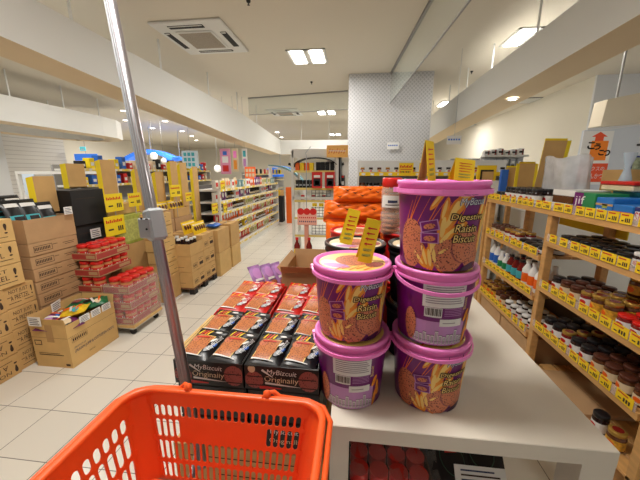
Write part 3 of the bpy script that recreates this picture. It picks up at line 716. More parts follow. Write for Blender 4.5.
def fill(proto, colr, cx0, cy0, side, mm=0):
    for j in range(2):
        for i in range(2):
            for k in range(3):
                z = TT + .018 + k * .030
                pos = ('front', 'back')[j] + ' ' + ('left', 'right')[i]
                lab = '%s biscuit pack %s, %s of the %s %s tray' % (colr, ('lying at the bottom', 'in the middle layer', 'on top')[k], pos, side, colr)
                place(proto, (cx0 + i * .114, cy0 + j * .155 + (.004 if k == 2 else 0), z + (.010 if k == 2 else 0) + j * .003), label=lab, rot=(.10 if k == 2 else 0, .09 * (1 if i else .6) if k == 2 else 0, (-.08 if i else -.03) * (k == 2)))
fill(pbk, 'black', -.513, .885, 'left'); fill(pbk, 'black', -.273, .885, 'right')
fill(prd, 'red', -.536, 1.235, 'left'); fill(prd, 'red', -.278, 1.235, 'right')
g = MB(); f_, w_, h_ = (lambda s_, q, o=0: (-.0 + o, s_, q)), .05, .10
g.box(-.001, 0, 0, .05, 0, .13, M_yellow2); g.rect(f_, .006, .044, .03, .05, M_red, .0004); tag(g.build('price_card', loc=(-.084, .86, TT), rotz=-.2), 'yellow price card upright between black tray and the left pails', 'price card')

# open brown carton with flaps and lilac packs behind the red trays
open_box('open brown carton with raised flaps behind the red trays', -.40, -.10, 1.56, 1.95, TT, TT + .13, M_card2, (('-y', .05, 30), ('+y', .04, 5), ('+x', .03, 10), ('-x', .04, 40)))
a = MB(); a.lathe([(.02, 0), (.024, .01), (.024, .05), (.018, .06)], M_redlid, 16, at=(0, 0, 0)); a.lathe([(.0245, .02), (.0245, .04)], M_cream, 16, cap=False); tag(a.build('small_jar', loc=(-.16, 1.70, TT + .10)), 'small red jar poking up inside the open brown carton', 'jar')
lp = MB(); f = pillow(lp, .08, .125, .014, mat('lilac_foil', (168, 124, 180), .3, noise=.3, nscale=25), 8, .12, 5); lp.disc(f, 0, .02, .03, .035, M_lilac, .001); lp.line(f, -.028, -.02, .028, -.02, .014, M_white, .002, 4, .8); lp.disc(f, .0, -.05, .03, .015, M_bisc, .002)
lpo = tag(lp.build('cookie_pack'), '', 'cookie pack', 'lilac cookie packs')
for i, (x, y) in enumerate([(-.560, 1.62), (-.500, 1.66), (-.450, 1.70)]):
    place(lpo, (x, y, TT + .075), label='lilac cookie pack standing behind the red trays, %s from the left' % nth(i), rot=(.95, .0, .95 + .05 * i))

# --- left stacks
PRZ = [('T', '+x', 'NOT JUST', .16, .62, .62, .22), ('T', '+x', 'A PRETZEL', .19, .34, .60, .22), ('T', '+x', '!', .86, .36, .05, .46), ('L', '+x', .1, .5, .2), ('L', '+x', .6, .9, .2), ('L', '+x', .08, .2, .5)]
PRZI = [('TI', '+x', 'NOT JUST', .14, .62, .50, .22), ('TI', '+x', 'A PRETZEL', .17, .34, .50, .22), ('TI', '+x', '!', .04, .34, .05, .50), ('L', '+x', .1, .5, .75), ('L', '+x', .6, .9, .75)]
H = .155
for k in range(4):
    carton('upside-down pretzel carton, %s from floor in the leftmost stack' % nth(k), -2.73, -2.33, 1.19, 1.625, k * H, k * H + H - .002, M_card, PRZI, group='pretzel cartons')
    carton('narrow pretzel carton, %s from floor, stack behind the leftmost' % nth(k), -2.75, -2.35, 1.635, 1.835, k * H, k * H + H - .002, M_card, PRZ, group='pretzel cartons')
    carton('pretzel carton at the frame edge, %s from the floor' % nth(k), -2.73, -2.32, .76, 1.18, k * H, k * H + H - .002, M_card, PRZI, group='pretzel cartons')
for k in range(3):
    carton('upright pretzel carton, %s above the upside-down ones' % nth(k), -2.74, -2.335, 1.34 , 1.775, 4 * H + k * H, 5 * H + k * H - .002, M_card3, PRZ, group='pretzel cartons')
    carton('pretzel carton at the frame edge above, %s from its bottom' % nth(k + 4), -2.74, -2.34, .88, 1.33, 4 * H + k * H, 5 * H + k * H - .002, M_card3, PRZ, group='pretzel cartons')
for k in range(10):
    z0 = k * .098
    if k < 9: carton('flat brown carton with framed print, %s from floor in wide stack' % nth(k), -2.82, -2.34 - .006 * (k % 2), 1.845, 2.235, z0, z0 + .096, M_card2,
           [('F', '+x', .08, .44, .24, .74), ('L', '+x', .66, .92, .55), ('L', '+x', .70, .90, .40), ('L', '+x', .45, .55, .6)], group='flat brown cartons')
open_box('top brown carton of the wide stack holding black snack packs', -2.82, -2.34, 1.845, 2.235, 9 * .098, 1.055, M_card2, (), name='open_carton')
# black and blue snack packs on it
sp = MB(); f = pillow(sp, .13, .19, .02, M_black, 8, .1, 2); sp.rect(f, -.05, .05, -.07, -.02, M_teal, .001, 4, 4); sp.rect(f, -.03, .035, -.06, -.03, M_black, .002, 3, 3); sp.rect(f, -.05, .05, .045, .075, M_paper, .001, 4, 2)
spo = tag(sp.build('snack_pack'), '', 'snack pack', 'black and blue snack packs')
for i, (x, y, z, rx, ry, rz) in enumerate([(-2.50, 1.93, 1.09, 1.2, 0, 1.5), (-2.48, 2.02, 1.09, 1.2, 0, 1.5), (-2.62, 1.90, 1.12, 1.1, 0, 1.4), (-2.62, 2.04, 1.12, 1.15, 0, 1.6), (-2.45, 2.12, 1.06, 1.2, 0, 1.5), (-2.74, 1.96, 1.14, 1.1, 0, 1.5)]):
    place(spo, (x, y, z), label='black and blue snack pack leaning in top left carton, %s from near edge' % nth(i), rot=(rx, ry, rz))
pk = MB(); f = pillow(pk, .2, .22, .03, mat('pink_foil', (214, 120, 120), .4), 8, .1, 2); pk.rect(f, -.07, .07, -.05, .06, M_cream, .001, 4, 4)
tag(pk.build('snack_pack', loc=(-2.52, 1.56, 1.125)), 'pinkish snack pack lying on the leftmost pretzel stack', 'snack pack')

# tall carton headers with yellow wings
def header(x, y, z0, z1, w, label, wing='both', rz=0, back=None, depth=.20, bw=.032):
    """upright brown display header facing the aisle, yellow side wings"""
    t = thing('display_header', (x, y, z0), rz); tag(t, label, 'display header')
    h = z1 - z0; b = MB(); b.box(-.004, .0, -w / 2, w / 2, 0, h, M_card)
    b.box(-.02, .0, -w / 2, w / 2, 0, .012, M_card); part(b, 'back_board', t)
    for sd in (-1, 1):
        if wing == 'both' or (wing == 'near') == (sd < 0):
            c = MB(); y0 = sd * w / 2
            vs = [(0, y0, .0), (-bw, y0 + sd * bw * .8, 0), (-bw, y0 + sd * bw * .8, h * .96), (0, y0, h)]; v2 = [(v[0] - .002, v[1] - sd * .003, v[2]) for v in vs]
            c.add(vs + v2, [(0, 1, 2, 3), (7, 6, 5, 4), (0, 1, 5, 4), (1, 2, 6, 5), (2, 3, 7, 6), (3, 0, 4, 7)], M_yellow2); part(c, 'side_wing', t)
    return t
HD = [(-2.50, 2.19, 1.057, 1.36, .17, 'both', 'brown header card with yellow wings nearest at the far left, above black packs'),
      (-2.62, 2.61, 1.245, 1.47, .19, 'both', 'brown header card with yellow wings above the black cartons'),
      (-2.60, 2.97, 1.078, 1.52, .19, 'near', 'tall brown header card with yellow near wing behind the black cartons'),
      (-2.62, 3.48, .81, 1.43, .20, 'near', 'brown header card with yellow wing left of the grey pole clamp'),
      (-2.50, 3.66, .81, 1.40, .17, 'near', 'brown header card just right of the grey pole'),
      (-2.42, 3.86, .81, 1.54, .15, 'near', 'tallest brown header card in the middle of the carton displays'),
      (-2.42, 4.09, .0, 1.53, .17, 'near', 'tall brown header card second right of the grey pole'),
      (-2.42, 4.40, .0, 1.48, .15, 'near', 'brown header card nearest the long aisle shelves')]
for (x, y, z0, z1, w, wg, lb) in HD: header(x, y, z0, z1, w, lb, wg)

# black cartons
for k in range(4):
    z0 = .0 + k * .311
    carton('black carton with faint print, %s from floor behind flat brown stack' % nth(k), -2.66, -2.41 + .02 * (k == 3), 2.29, 2.63, z0, z0 + .309, M_blackm,
           [('L', '+x', .12, .7, .75)], tape=False, group='black cartons')
def paper_tag(loc, w, h, rz, label, m=M_paper, tilt=0, name='price_card', stem=0):
    g = MB()
    if stem: g.box(-.003, .003, .0009, .004, -stem, h * .5, M_greyp)
    g.box(-w / 2, w / 2, -.0008, .0008, 0, h, m)
    fn = lambda s_, q, o=0: (s_, -.0008 - o, q)
    if m is M_paper:
        for k in range(4): g.rect(fn, -w * .38, w * (.38 - .1 * (k % 2)), h * (.15 + .2 * k), h * (.22 + .2 * k), M_inkb if k % 2 else M_ink, .0004)
    else:
        for k in range(9): g.rect(fn, -w * .42 + k * w * .09, -w * .42 + (k + .72) * w * .09, h * .66, h * (.82 - .05 * (k % 2)), M_red, .0004)
        for k in range(3): g.rect(fn, w * (.12 + .1 * k), w * (.19 + .1 * k), h * .2, h * .45, M_ink, .0004)
        g.rect(fn, -w * .35, -w * .1, h * .28, h * .36, M_ink, .0004)
    return tag(g.build(name, loc=loc, rot=(tilt, 0, rz)), label, 'price card')
P2 = PI / 2
paper_tag((-2.385, 2.47, .80), .11, .085, P2, 'white price label on the upper black carton')
paper_tag((-2.385, 2.33, .69), .10, .075, P2, 'white price label on the lower black carton above the red-lid jars')
paper_tag((-2.30, 2.16, 1.06), .07, .06, P2, 'small white label beside the black snack packs')
YC = [(-2.325, 2.67, 1.02, .22, .17, 'wide yellow price card hanging above the green carton, left one'), (-2.325, 2.95, 1.04, .19, .14, 'yellow price card left of the grey pole clamp'),
      (-2.325, 2.64, .79, .25, .19, 'large yellow price card in front of the green carton'), (-2.325, 3.70, 1.085, .24, .15, 'yellow price card standing on the carton behind the grey pole'),
      (-2.325, 4.00, 1.0, .16, .12, 'small yellow price card above the yellow snack bags'), (-2.095, 4.62, 1.10, .15, .17, 'yellow price card at near end of the long aisle shelf top'),
      (-1.88, 3.85, .85, .17, .14, 'yellow price card above the tall plain cartons, left one'), (-1.88, 4.18, .82, .13, .14, 'yellow price card above the tall plain cartons, right one')]
for (x, y, z, w, h, lb) in YC: paper_tag((x, y, z), w, h, P2, lb, M_yellow2, stem={1.02: .06, 1.04: .08, 1.085: .27, 1.0: .19, .85: .21, .82: .16}.get(z, 0))

# green-yellow carton and the cartons behind the jar pallet
carton('green and yellow printed carton behind the large yellow price card', -2.66, -2.345, 2.66, 3.06, .656, .96, M_greeny, [('R', '+x', .1, .9, .1, .85, mat('green_faint', (190, 196, 110), .6, noise=.25, nscale=40))], tape=False)
carton('large plain carton below the green carton behind the jar pallet', -2.66, -2.345, 2.66, 3.10, .33, .655, M_card, [])
carton('large plain carton on the floor behind the jar pallet', -2.66, -2.37, 2.66, 3.10, 0, .328, M_card3, [])
carton('brown carton behind the black cartons, supporting the tall header', -2.66, -2.42, 2.68, 3.06, .962, 1.075, M_card3, [], tape=False)

# peanut butter pallet
def pb_jar():
    t = thing('peanut_butter_jar'); tag(t, '', 'jar', 'red-lidded peanut butter jars')
    a = MB(); a.lathe([(.040, 0), (.045, .006), (.045, .085), (.038, .098)], M_peanut, 16); part(a, 'jar_body', t)
    f = lambda s_, q, o=0: ((.0454 + o) * math.cos(s_ / .0454), (.0454 + o) * math.sin(s_ / .0454), q)
    b = MB(); b.rect(f, -.14, .14, .018, .075, M_red, .0003, 18, 1)
    for ph in (0, -.075): b.text(f, 'Jif', -.022 + ph, .028, .046, .036, M_white, .0014, .05)
    part(b, 'label', t)
    c = MB(); c.lathe([(.042, .096), (.046, .098), (.046, .120), (.043, .125), (.0001, .125)], M_redlid, 16, cap=False); part(c, 'lid', t)
    return t
pbj = pb_jar()
dl_ = thing('pallet_dolly', (-2.115, 2.35, 0)); tag(dl_, 'low wooden dolly on black casters under the peanut butter jars', 'dolly')
a = MB(); a.box(-.25, .25, -.19, .19, .075, .098, M_card3); a.box(-.24, .24, -.18, .18, .06, .0745, M_steel); part(a, 'deck', dl_)
for (x, y) in ((-.2, -.14), (.2, -.15), (-.2, .14), (.2, .15)):
    c = MB(); c.M = Matrix.Translation((x, y, .028)) @ Matrix.Rotation(P2, 4, 'X'); c.lathe([(.02, -.012), (.028, -.010), (.028, .010), (.02, .012)], M_blackm, 14); c.M = None
    c.box(x - .015, x + .015, y - .018, y + .018, .045, .06, M_greyp); part(c, 'caster', dl_)
def pb_tray(label, x0, x1, y0, y1, z0):
    def dec(b, X0, X1, Y0, Y1, dz):
        for k in ('+x', '-y'):
            fn, w, h = face(k, X0, X1, Y0, Y1, 0, dz); b.rect(fn, .004, w - .004, .01, h - .006, mat('tray_red', (168, 60, 52), .5), .0006); b.rect(fn, w * .6, w * .95, h * .3, h * .75, M_card2, .001)
    return open_box(label, x0, x1, y0, y1, z0, z0 + .062, M_card2, decor=dec, name='jar_tray', cat='jar tray')
fh = (-1.875, -2.105); bh = (-2.125, -2.355)
for k in range(3): pb_tray('printed jar tray, %s tier of the front stack on the dolly' % nth(k), fh[1], fh[0], 2.165, 2.54, .10 + k * .142)
for k in range(5): pb_tray('printed jar tray, %s tier of the taller rear stack on the dolly' % nth(k), bh[1], bh[0], 2.165 , 2.54, .10 + k * .142)
n = 0
for st, (xs, tiers, nm) in enumerate(((-1.912, 3, 'front'), (-2.162, 5, 'rear'))):
    for k in range(tiers):
        for i in range(2):
            for j in range(4):
                topm = k == tiers - 1
                if not topm and not (j == 0 or (i == 0 and (st == 0 or k > 2))): continue
                if nm == 'rear' and k < 2: continue
                place(pbj, (xs - .012 - i * .102, 2.213 + j * .0935, .105 + k * .142), random.uniform(-.2, .2) - .3, 'red-lidded peanut butter jar, %s stack, %s tier, %s row from aisle, %s along' % (nm, nth(k), nth(i), nth(j)))
fm = MB()
for (x0, x1, z1) in ((fh[1] - .003, fh[0] + .004, .47),):
    fm.box(x1, x1 + .001, 2.16, 2.545, .10, z1, M_plastic); fm.box(x0, x1, 2.1595, 2.1605, .10, z1, M_plastic)
tag(fm.build('stretch_film'), 'clear wrinkled stretch film around the front stack of peanut butter jars', 'plastic film')

# big open carton with crisps
def dec(b, X0, X1, Y0, Y1, dz):
    fn, w, h = face('+x', X0, X1, Y0, Y1, 0, dz)
    b.rect(fn, .002, w - .002, h * .70, h * .706, M_cardin, .0006)
    for (a0, a1, c0, c1) in ((.06, .36, .56, .565), (.06, .36, .67, .675), (.06, .064, .56, .675), (.356, .36, .56, .675)): b.rect(fn, a0 * w, a1 * w, c0 * h, c1 * h, M_ink, .001)
    for k in range(8): b.rect(fn, (.08 + k * .034) * w, (.10 + k * .034) * w, .585 * h, .65 * h, M_ink, .001)
    b.text(fn, '(PRODUCT OF', .08 * w, .40 * h, .22 * w, .05 * h, M_inkb, .001, .01)
    b.text(fn, '(PRAWN JUMP & CUTTLEFISH CRISPS)', .08 * w, .29 * h, .84 * w, .09 * h, M_inkb, .001, .02)
    b.text(fn, 'PACKS', .34 * w, .15 * h, .12 * w, .035 * h, M_ink, .001)
    fn, w, h = face('-y', X0, X1, Y0, Y1, 0, dz)
    b.rect(fn, .002, w - .002, h * .70, h * .706, M_cardin, .0006); b.rect(fn, w * .42, w * .62, h * .60, h, M_tape, .0006)
    b.rect(fn, .06 * w, .26 * w, .52 * h, .64 * h, M_ink, .0008); b.rect(fn, .08 * w, .24 * w, .54 * h, .62 * h, M_card3, .0010)
    b.rect(fn, .12 * w, .8 * w, .29 * h, .305 * h, M_ink, .001); b.rect(fn, .12 * w, .7 * w, .33 * h, .34 * h, M_ink, .001)
    b.rect(fn, .82 * w, .94 * w, .05 * h, .10 * h, M_ink, .0008)
bb = open_box('big open carton full of crisp packs standing on the floor tiles', -2.29, -2.0, 1.70, 2.13, 0, .335, M_card3, (('-x', .06, 2), ('+y', .06, 12), ('-y', .05, 10)), rotz=math.radians(0), decor=dec)
M_crispY = mat('crisp_yellow', (226, 186, 40), .35, noise=.35, nscale=14); M_crispG = mat('crisp_green', (30, 110, 66), .35, noise=.4, nscale=14); M_crispP = mat('crisp_purple', (110, 40, 96), .35, noise=.3, nscale=14)
def crisp(mt, label, loc, rot, a1, a2, seed):
    b = MB(); f = pillow(b, .13, .18, .03, mt, 10, .16, seed); b.disc(f, -.02, -.02, .035, .045, a1, .0015); b.disc(f, .03, .04, .026, .022, a2, .002); b.line(f, -.05, .06, .05, .045, .022, M_orange, .0025); b.line(f, -.04, -.06, .05, -.07, .016, M_dark, .002)
    b.line(f, -.045, -.005, .045, .015, .018, M_white, .004, 5, .8); tag(b.build('crisp_bag', loc=loc, rot=rot), label, 'crisp bag')
crisp(M_crispP, 'purple crisp bag at near left inside the big open carton', (-2.20, 1.79, .315), (.25, .1, .2), M_lilac, M_bluep, 1)
crisp(M_crispP, 'second purple crisp bag at near right inside the big open carton', (-2.09, 1.80, .305), (.15, -.1, 1.2), M_cream, M_red, 6)
crisp(M_crispY, 'yellow crisp bag lying on top in the middle of the big open carton', (-2.12, 1.88, .35), (.25, .1, -1.1), M_orange, M_teal, 2)
crisp(M_crispG, 'green crisp bag at far right in the big open carton', (-2.10, 2.04, .35), (.2, .15, -.8), M_black, M_cream, 3)
crisp(M_crispG, 'dark green crisp bag at far left in the big open carton', (-2.20, 2.03, .345), (-.1, .1, .4), M_bisc2, M_orange, 4)
crisp(M_crispY, 'second yellow crisp bag lower by the left wall of the big open carton', (-2.21, 1.90, .31), (.1, .1, .6), M_bisc2, M_bluep, 5)
bz = 0.0
for i, (s_, lb) in enumerate(((.16, 'nearest'), (.26, 'middle'), (.36, 'farthest'))):
    paper_tag((-1.9965, 1.69 + s_, .295), .085, .055, P2 + bz, 'white price card on aisle rim of the big open carton, %s of three' % lb)
paper_tag((-2.22, 1.685, .33), .10, .07, bz, 'white price card on the near left rim of the big open carton')
paper_tag((-2.275, 1.90, .35), .11, .07, P2 + .3, 'white price card on the back rim of the big open carton')

# carton column by the pole
for k in range(5):
    dx = .006 * (k % 2)
    carton('light brown carton, %s from bottom of slim column right of pole' % nth(k), -2.19, -2.0 - dx, 2.86 - .012 * k, 3.10 - .012 * k, .29 + k * .137, .29 + k * .137 + .135, M_card3, [('L', '+x', .6, .85, .3), ('L', '+x', .1, .6, .7)])
carton('larger brown carton at floor under the slim carton column', -2.24, -1.985, 2.80, 3.07, .012, .288, M_card, [])
a = MB(); a.box(-2.27, -1.97, 2.78, 3.075, 0, .011, M_white); tag(a.build('floor_board'), 'thin white board on the floor under the slim carton column', 'board')
a = MB(); f = pillow(a, .18, .16, .025, M_cream, 8, .1, 3); a.disc(f, 0, 0, .04, .03, M_red, .001); a.disc(f, -.04, .03, .02, .02, M_orange, .002); tag(a.build('snack_bag', loc=(-2.09, 2.92, 1.002)), 'red and cream snack bag on top of the slim carton column', 'snack bag')

# sauce bottle pallet
def pallet(name, x0, x1, y0, y1, label):
    t = thing(name, ((x0 + x1) / 2, (y0 + y1) / 2, 0)); tag(t, label, 'pallet'); dx, dy = (x1 - x0) / 2, (y1 - y0) / 2
    a = MB()
    for k in range(5): y = -dy + (2 * dy - .07) * k / 4; a.box(-dx, dx, y, y + .07, .062, .078, M_wooddk)
    part(a, 'deck', t)
    for k in range(3):
        x = -dx + (2 * dx - .06) * k / 2
        for j in range(3): b = MB(); y = -dy + (2 * dy - .08) * j / 2; b.box(x, x + .06, y, y + .08, 0, .0618, M_blackm); part(b, 'block', t)
    return t
pallet('shipping_pallet', -2.30, -1.83, 3.08, 3.66, 'dark pallet under the sauce bottle cartons')
for k in range(3):
    for j, (ya, yb, w) in enumerate(((3.08, 3.37, 'near'), (3.375, 3.66, 'far'))):
        z0 = .079 + k * .19
        if k == 2 and j == 0: continue
        carton('sauce carton, %s layer, %s half of the pallet stack' % (nth(k), w), -2.30, -1.835, ya, yb, z0, z0 + .188, M_card, [('F', '+x', .12, .45, .2, .5), ('L', '+x', .55, .9, .66), ('L', '+x', .55, .8, .56), ('R', '+x', .6, .9, .22, .42, M_ink), ('L', '-y', .3, .6, .6), ('L', '-y', .2, .8, .3)])
open_box('cut-open carton of dark sauce bottles on the near half of the pallet', -2.30, -1.835, 3.08, 3.37, .459, .60, M_card, ())
def bottle(name, body, lid, r=.026, h=.17, lab=M_paper, neck=.4):
    t = thing(name)
    a = MB(); a.lathe([(r * .92, 0), (r, .006), (r, h * .62), (r * neck, h * .82), (r * neck, h * .90)], body, 12); part(a, 'bottle_body', t)
    b = MB(); b.lathe([(r * 1.01, h * .15), (r * 1.01, h * .5)], lab, 12, cap=False); part(b, 'label', t)
    c = MB(); c.lathe([(r * neck * 1.25, h * .89), (r * neck * 1.25, h)], lid, 12); part(c, 'cap', t)
    return t
sb = bottle('sauce_bottle', M_glassd, M_white, .028, .19, M_paper, .6); tag(sb, '', 'bottle', 'dark sauce bottles with white caps')
for i in range(4):
    for j in range(7): 
        if i < 3 and j < 4: place(sb, (-1.88 - j * .068 * 1.6, 3.12 + i * .075, .465), 0, 'dark sauce bottle with white cap, %s from aisle, %s row from near side' % (nth(j), nth(i)))
cb = MB(); f = pillow(cb, .07, .13, .016, M_yellow, 8, .1, 3); cb.disc(f, 0, .0, .02, .03, M_brownlid, .001); cb.line(f, -.025, .045, .025, .045, .012, M_white, .001)
cbo = tag(cb.build('chip_bag'), '', 'snack bag', 'small yellow snack bags in cut cartons')
def bags(x, ys, z, lab, lean=.35):
    for i, y in enumerate(ys): place(cbo, (x, y, z), label='small yellow snack bag %s, %s from near end' % (lab, nth(i)), rot=(P2 - lean, 0, 1.2))
bags(-1.95, [3.42 + .05 * k for k in range(5)], .715, 'on the sauce pallet')
bags(-2.08, [3.42 + .05 * k for k in range(5)], .72, 'in second row on sauce pallet')
# raised cartons behind
for k in range(3):
    carton('brown carton behind the sauce pallet, %s from the floor' % nth(k), -2.72, -2.335, 3.16, 3.62, k * .27, k * .27 + .268, M_card2, [])
    carton('brown carton behind the tall plain cartons, %s from the floor' % nth(k), -2.72, -2.335, 3.64, 4.06, k * .27, k * .27 + .268, M_card2, [])
open_box('brown tray of yellow snack bags in the raised middle row', -2.62, -2.34, 3.28, 3.62, .812, .93, M_card2, ())
open_box('second brown tray of yellow snack bags in the raised middle row', -2.62, -2.34, 3.66, 4.04, .812, .93, M_card, ())
bags(-2.40, [3.32 + .06 * k for k in range(5)], .96, 'in near raised tray'); bags(-2.42, [3.70 + .06 * k for k in range(5)], .96, 'in far raised tray')
# tall plain cartons
for (x1, ya, yb, zt, lb) in ((-1.80, 3.72, 4.08, .64, 'near'), (-1.80, 4.14, 4.46, .66, 'far')):
    carton('tall plain carton column lower half, %s one by the long shelf' % lb, x1 - .26, x1, ya, yb, 0, .32, M_card3, []); carton('tall plain carton column upper half, %s one by the long shelf' % lb, x1 - .26, x1 - .004, ya, yb, .322, zt, M_card, [])
a = MB(); f = pillow(a, .2, .14, .035, M_bluep, 8, .1, 3); a.rect(f, -.07, .07, -.03, .04, M_paper, .001, 4, 3); tag(a.build('snack_bag', loc=(-1.94, 3.9, .68), rotz=P2), 'blue and white snack bag on the near tall plain carton', 'snack bag')

# ================================================================== SHELVES
def gondola(name, label, x, y0, y1, levels, depth, face_dir=1, back=M_greysh, zbase=.12):
    """shelving along y; visible front at x, body extends to x - face_dir*depth"""
    t = thing(name, (x, y0, 0)); tag(t, label, 'shelf unit'); L = y1 - y0; s_ = -face_dir
    def bx(b, a0, a1, *r): b.box(min(a0, a1), max(a0, a1), *r)
    b = MB(); bx(b, s_ * depth, s_ * (depth + .03), 0, L, 0, levels[-1] + .06, back); part(b, 'back_panel', t)
    b = MB(); bx(b, 0, s_ * depth, 0, L, 0, zbase, M_steel); part(b, 'plinth', t)
    for i, z in enumerate(levels):
        c = MB(); bx(c, 0, s_ * depth, .02, L - .02, z - .03, z, M_steel); bx(c, .0, face_dir * .004, .02, L - .02, z - .034, z + .008, M_labstrip)
        f = lambda q, r, o=0: (face_dir * (.005 + o), q, z - .034 + r)
        k = .1
        while k < L - .1: c.rect(f, k, k + .05, .004, .036, M_paper if int(k * 10) % 3 else M_yellow, .001); k += .09 + .04 * ((k * 7) % 1)
        part(c, 'shelf', t)
    for y in (0, L - .02):
        d = MB(); bx(d, 0, s_ * ((depth + .03) if y > 0 else .04), y, y + .02, 0, levels[-1] - .03, M_steel); part(d, 'end_panel' if y > 0 else 'end_post', t)
    return t
LV = [.13, .36, .57, .76, .94, 1.13]
gondola('supermarket_shelf', 'long white supermarket shelf along left side of the aisle', -2.1, 4.5, 8.1, LV, .38, back=mat('shelf_dark', (84, 80, 78), .7))
# goods as small prototypes
def g_box(c1, c2, w=.1, h=.14, d=.06):
    b = MB(); b.cbox(-d, 0, -w / 2, w / 2, 0, h, c1, .002); fn = lambda s_, q, o=0: (o, s_, q); b.rect(fn, -w * .38, w * .38, h * .3, h * .75, c2, .0008); b.rect(fn, -w * .3, w * .2, h * .1, h * .18, M_white, .0008)
    return tag(b.build('food_box'), '', 'food box', 'boxed goods on the long aisle shelf')
def g_pouch(c1, c2, w=.11, h=.15):
    b = MB(); b.M = Matrix.Translation((-.03, 0, h / 2 + .012)) @ Matrix.Rotation(P2, 4, 'Z') @ Matrix.Rotation(P2, 4, 'X'); f = pillow(b, w, h, .025, c1, 6, .1, 3); b.disc(f, 0, 0, w * .33, h * .28, c2, .001, rings=2, n=10)
    b.M = None; return tag(b.build('food_pouch'), '', 'food pouch', 'pouched goods on the long aisle shelf')
def g_jar(c1, lid, lab):
    b = MB(); b.lathe([(.034, 0), (.036, .004), (.036, .075), (.028, .085)], c1, 12, at=(-.04, 0, 0)); b.lathe([(.0365, .02), (.0365, .06)], lab, 12, at=(-.04, 0, 0), cap=False); b.lathe([(.033, .085), (.033, .1), (.0001, .1)], lid, 12, at=(-.04, 0, 0), cap=False)
    return tag(b.build('food_jar'), '', 'jar', 'jarred goods on the long aisle shelf')
protos = [('cream boxed item', g_box(M_cream, M_greeny)), ('white boxed item', g_box(M_paper, M_red)), ('orange pouch', g_pouch(M_orange, M_paper)), ('red pouch', g_pouch(M_red, M_cream)), ('brown jar', g_jar(M_glassbr, M_goldlid, M_paper)),
          ('dark jar', g_jar(M_glassd, M_blacklid, M_cream)), ('yellow boxed item', g_box(M_yellow, M_bluep, .09, .12)), ('purple pouch', g_pouch(M_purple, M_paper)), ('teal boxed item', g_box(mat('muted_teal', (120, 156, 160), .6), M_paper, .06, .13)), ('tall white pouch', g_pouch(M_cream, M_orange, .08, .15))]
PR = dict(protos)
lvn = ['bottom', 'second', 'third', 'fourth', 'fifth', 'top']
plan = {0: ['orange pouch', 'red pouch', 'cream boxed item', 'brown jar'], 1: ['orange pouch', 'brown jar', 'yellow boxed item', 'cream boxed item'], 2: ['red pouch', 'red pouch', 'orange pouch', 'cream boxed item'],
        3: ['brown jar', 'white boxed item', 'dark jar', 'cream boxed item'], 4: ['dark jar', 'white boxed item', 'brown jar', 'purple pouch'], 5: ['tall white pouch', 'white boxed item', 'orange pouch', 'teal boxed item', 'purple pouch', 'cream boxed item']}
for li, z in enumerate(LV):
    y = 4.58; i = 0; run = 0; cur = None
    while y < 8.0:
        if run == 0: cur = random.choice(plan[li]); run = random.choice([1, 2, 3])
        run -= 1
        place(PR[cur], (-2.115 - .03 * random.random() - (.07 if li < 5 else .03), y, z + .001), 0, '%s on %s level of long aisle shelf, %s from near end' % (cur, lvn[li], nth(i)))
        y += .118; i += 1

# wooden rack on the right
XR = 1.2; XB = 1.58
t = thing('wooden_rack', (XR, 1.15, 0)); tag(t, 'pine wood shelf rack of jars along right side with yellow price tags', 'shelf rack')
def wp(b, name='post'): part(b, name, t)
oy = 1.15
for y in (1.16, 1.98, 2.84):
    for (xa, xb) in ((0, .045), (XB - XR - .045, XB - XR)):
        b = MB(); b.cbox(xa, xb, y - oy, y - oy + .045, 0, 1.135, M_wood, .003); wp(b)
NEAR = [.10, .405, .68, .975]; FAR = [.315, .585, .86]
def board(y0, y1, z, nm, tags=True):
    b = MB(); n = 4
    for k in range(n):
        xa = .012 + k * (.355 / n); b.box(xa, xa + .355 / n - .012, y0 - oy, y1 - oy, z - .018, z, M_wood)
    b.box(-.012, .0115, y0 - oy, y1 - oy, z - .032, z + .002, M_wood); wp(b, 'shelf_board')
    s_ = MB(); s_.box(-.016, -.0125, y0 - oy + .01, y1 - oy - .01, z - .002, z + .045, M_clear); wp(s_, 'tag_holder')
    y = y0 + .02; rnd = random.Random(int(z * 1000 + y0 * 10))
    while y < y1 - .07:
        w = .062 if rnd.random() < .8 else .085
        p = MB(); p.box(-.0185, -.0165, y - oy, y - oy + w, z + .0, z + .048, M_yellow); fn = lambda q, r, o=0: (-.0185 - o, y + w - oy - q, z + r)
        p.rect(fn, w * .1, w * .7, .036, .042, M_red, .0004); p.rect(fn, w * .15, w * .35, .010, .016, M_ink, .0004)
        for k in range(3): p.rect(fn, w * (.45 + .15 * k), w * (.55 + .15 * k), .008, .026, M_ink, .0004)
        wp(p, 'price_tag'); y += w + (.008 if rnd.random() < .7 else .03)
for z in NEAR[1:]: board(1.206, 1.979, z, '')
for z in FAR: board(2.026, 2.839, z, '')
board(1.10, 2.90, 1.165, '')
b = MB()
for k in range(4): b.box(.0 + k * .09, .075 + k * .09, 1.1 - oy, 2.0 - oy, .085, .10, M_wood)
for y in (1.25, 1.6, 1.9): b.box(.0, .35, y - oy, y - oy + .04, .0, .0845, M_wood)
part(b, 'slatted_base', t)
b = MB(); b.box(.372, .379, 1.2 - oy, 1.98 - oy, .10, .66, mat('back_dark', (96, 76, 62), .8)); b.box(.372, .379, 2.03 - oy, 2.83 - oy, .0, .56, MATS['back_dark']); part(b, 'back_board', t)
b = MB(); b.box(.372, .379, 1.90 - oy, 2.50 - oy, 1.0, 1.13, M_yellow2); part(b, 'yellow_back_card', t, 'yellow back card')

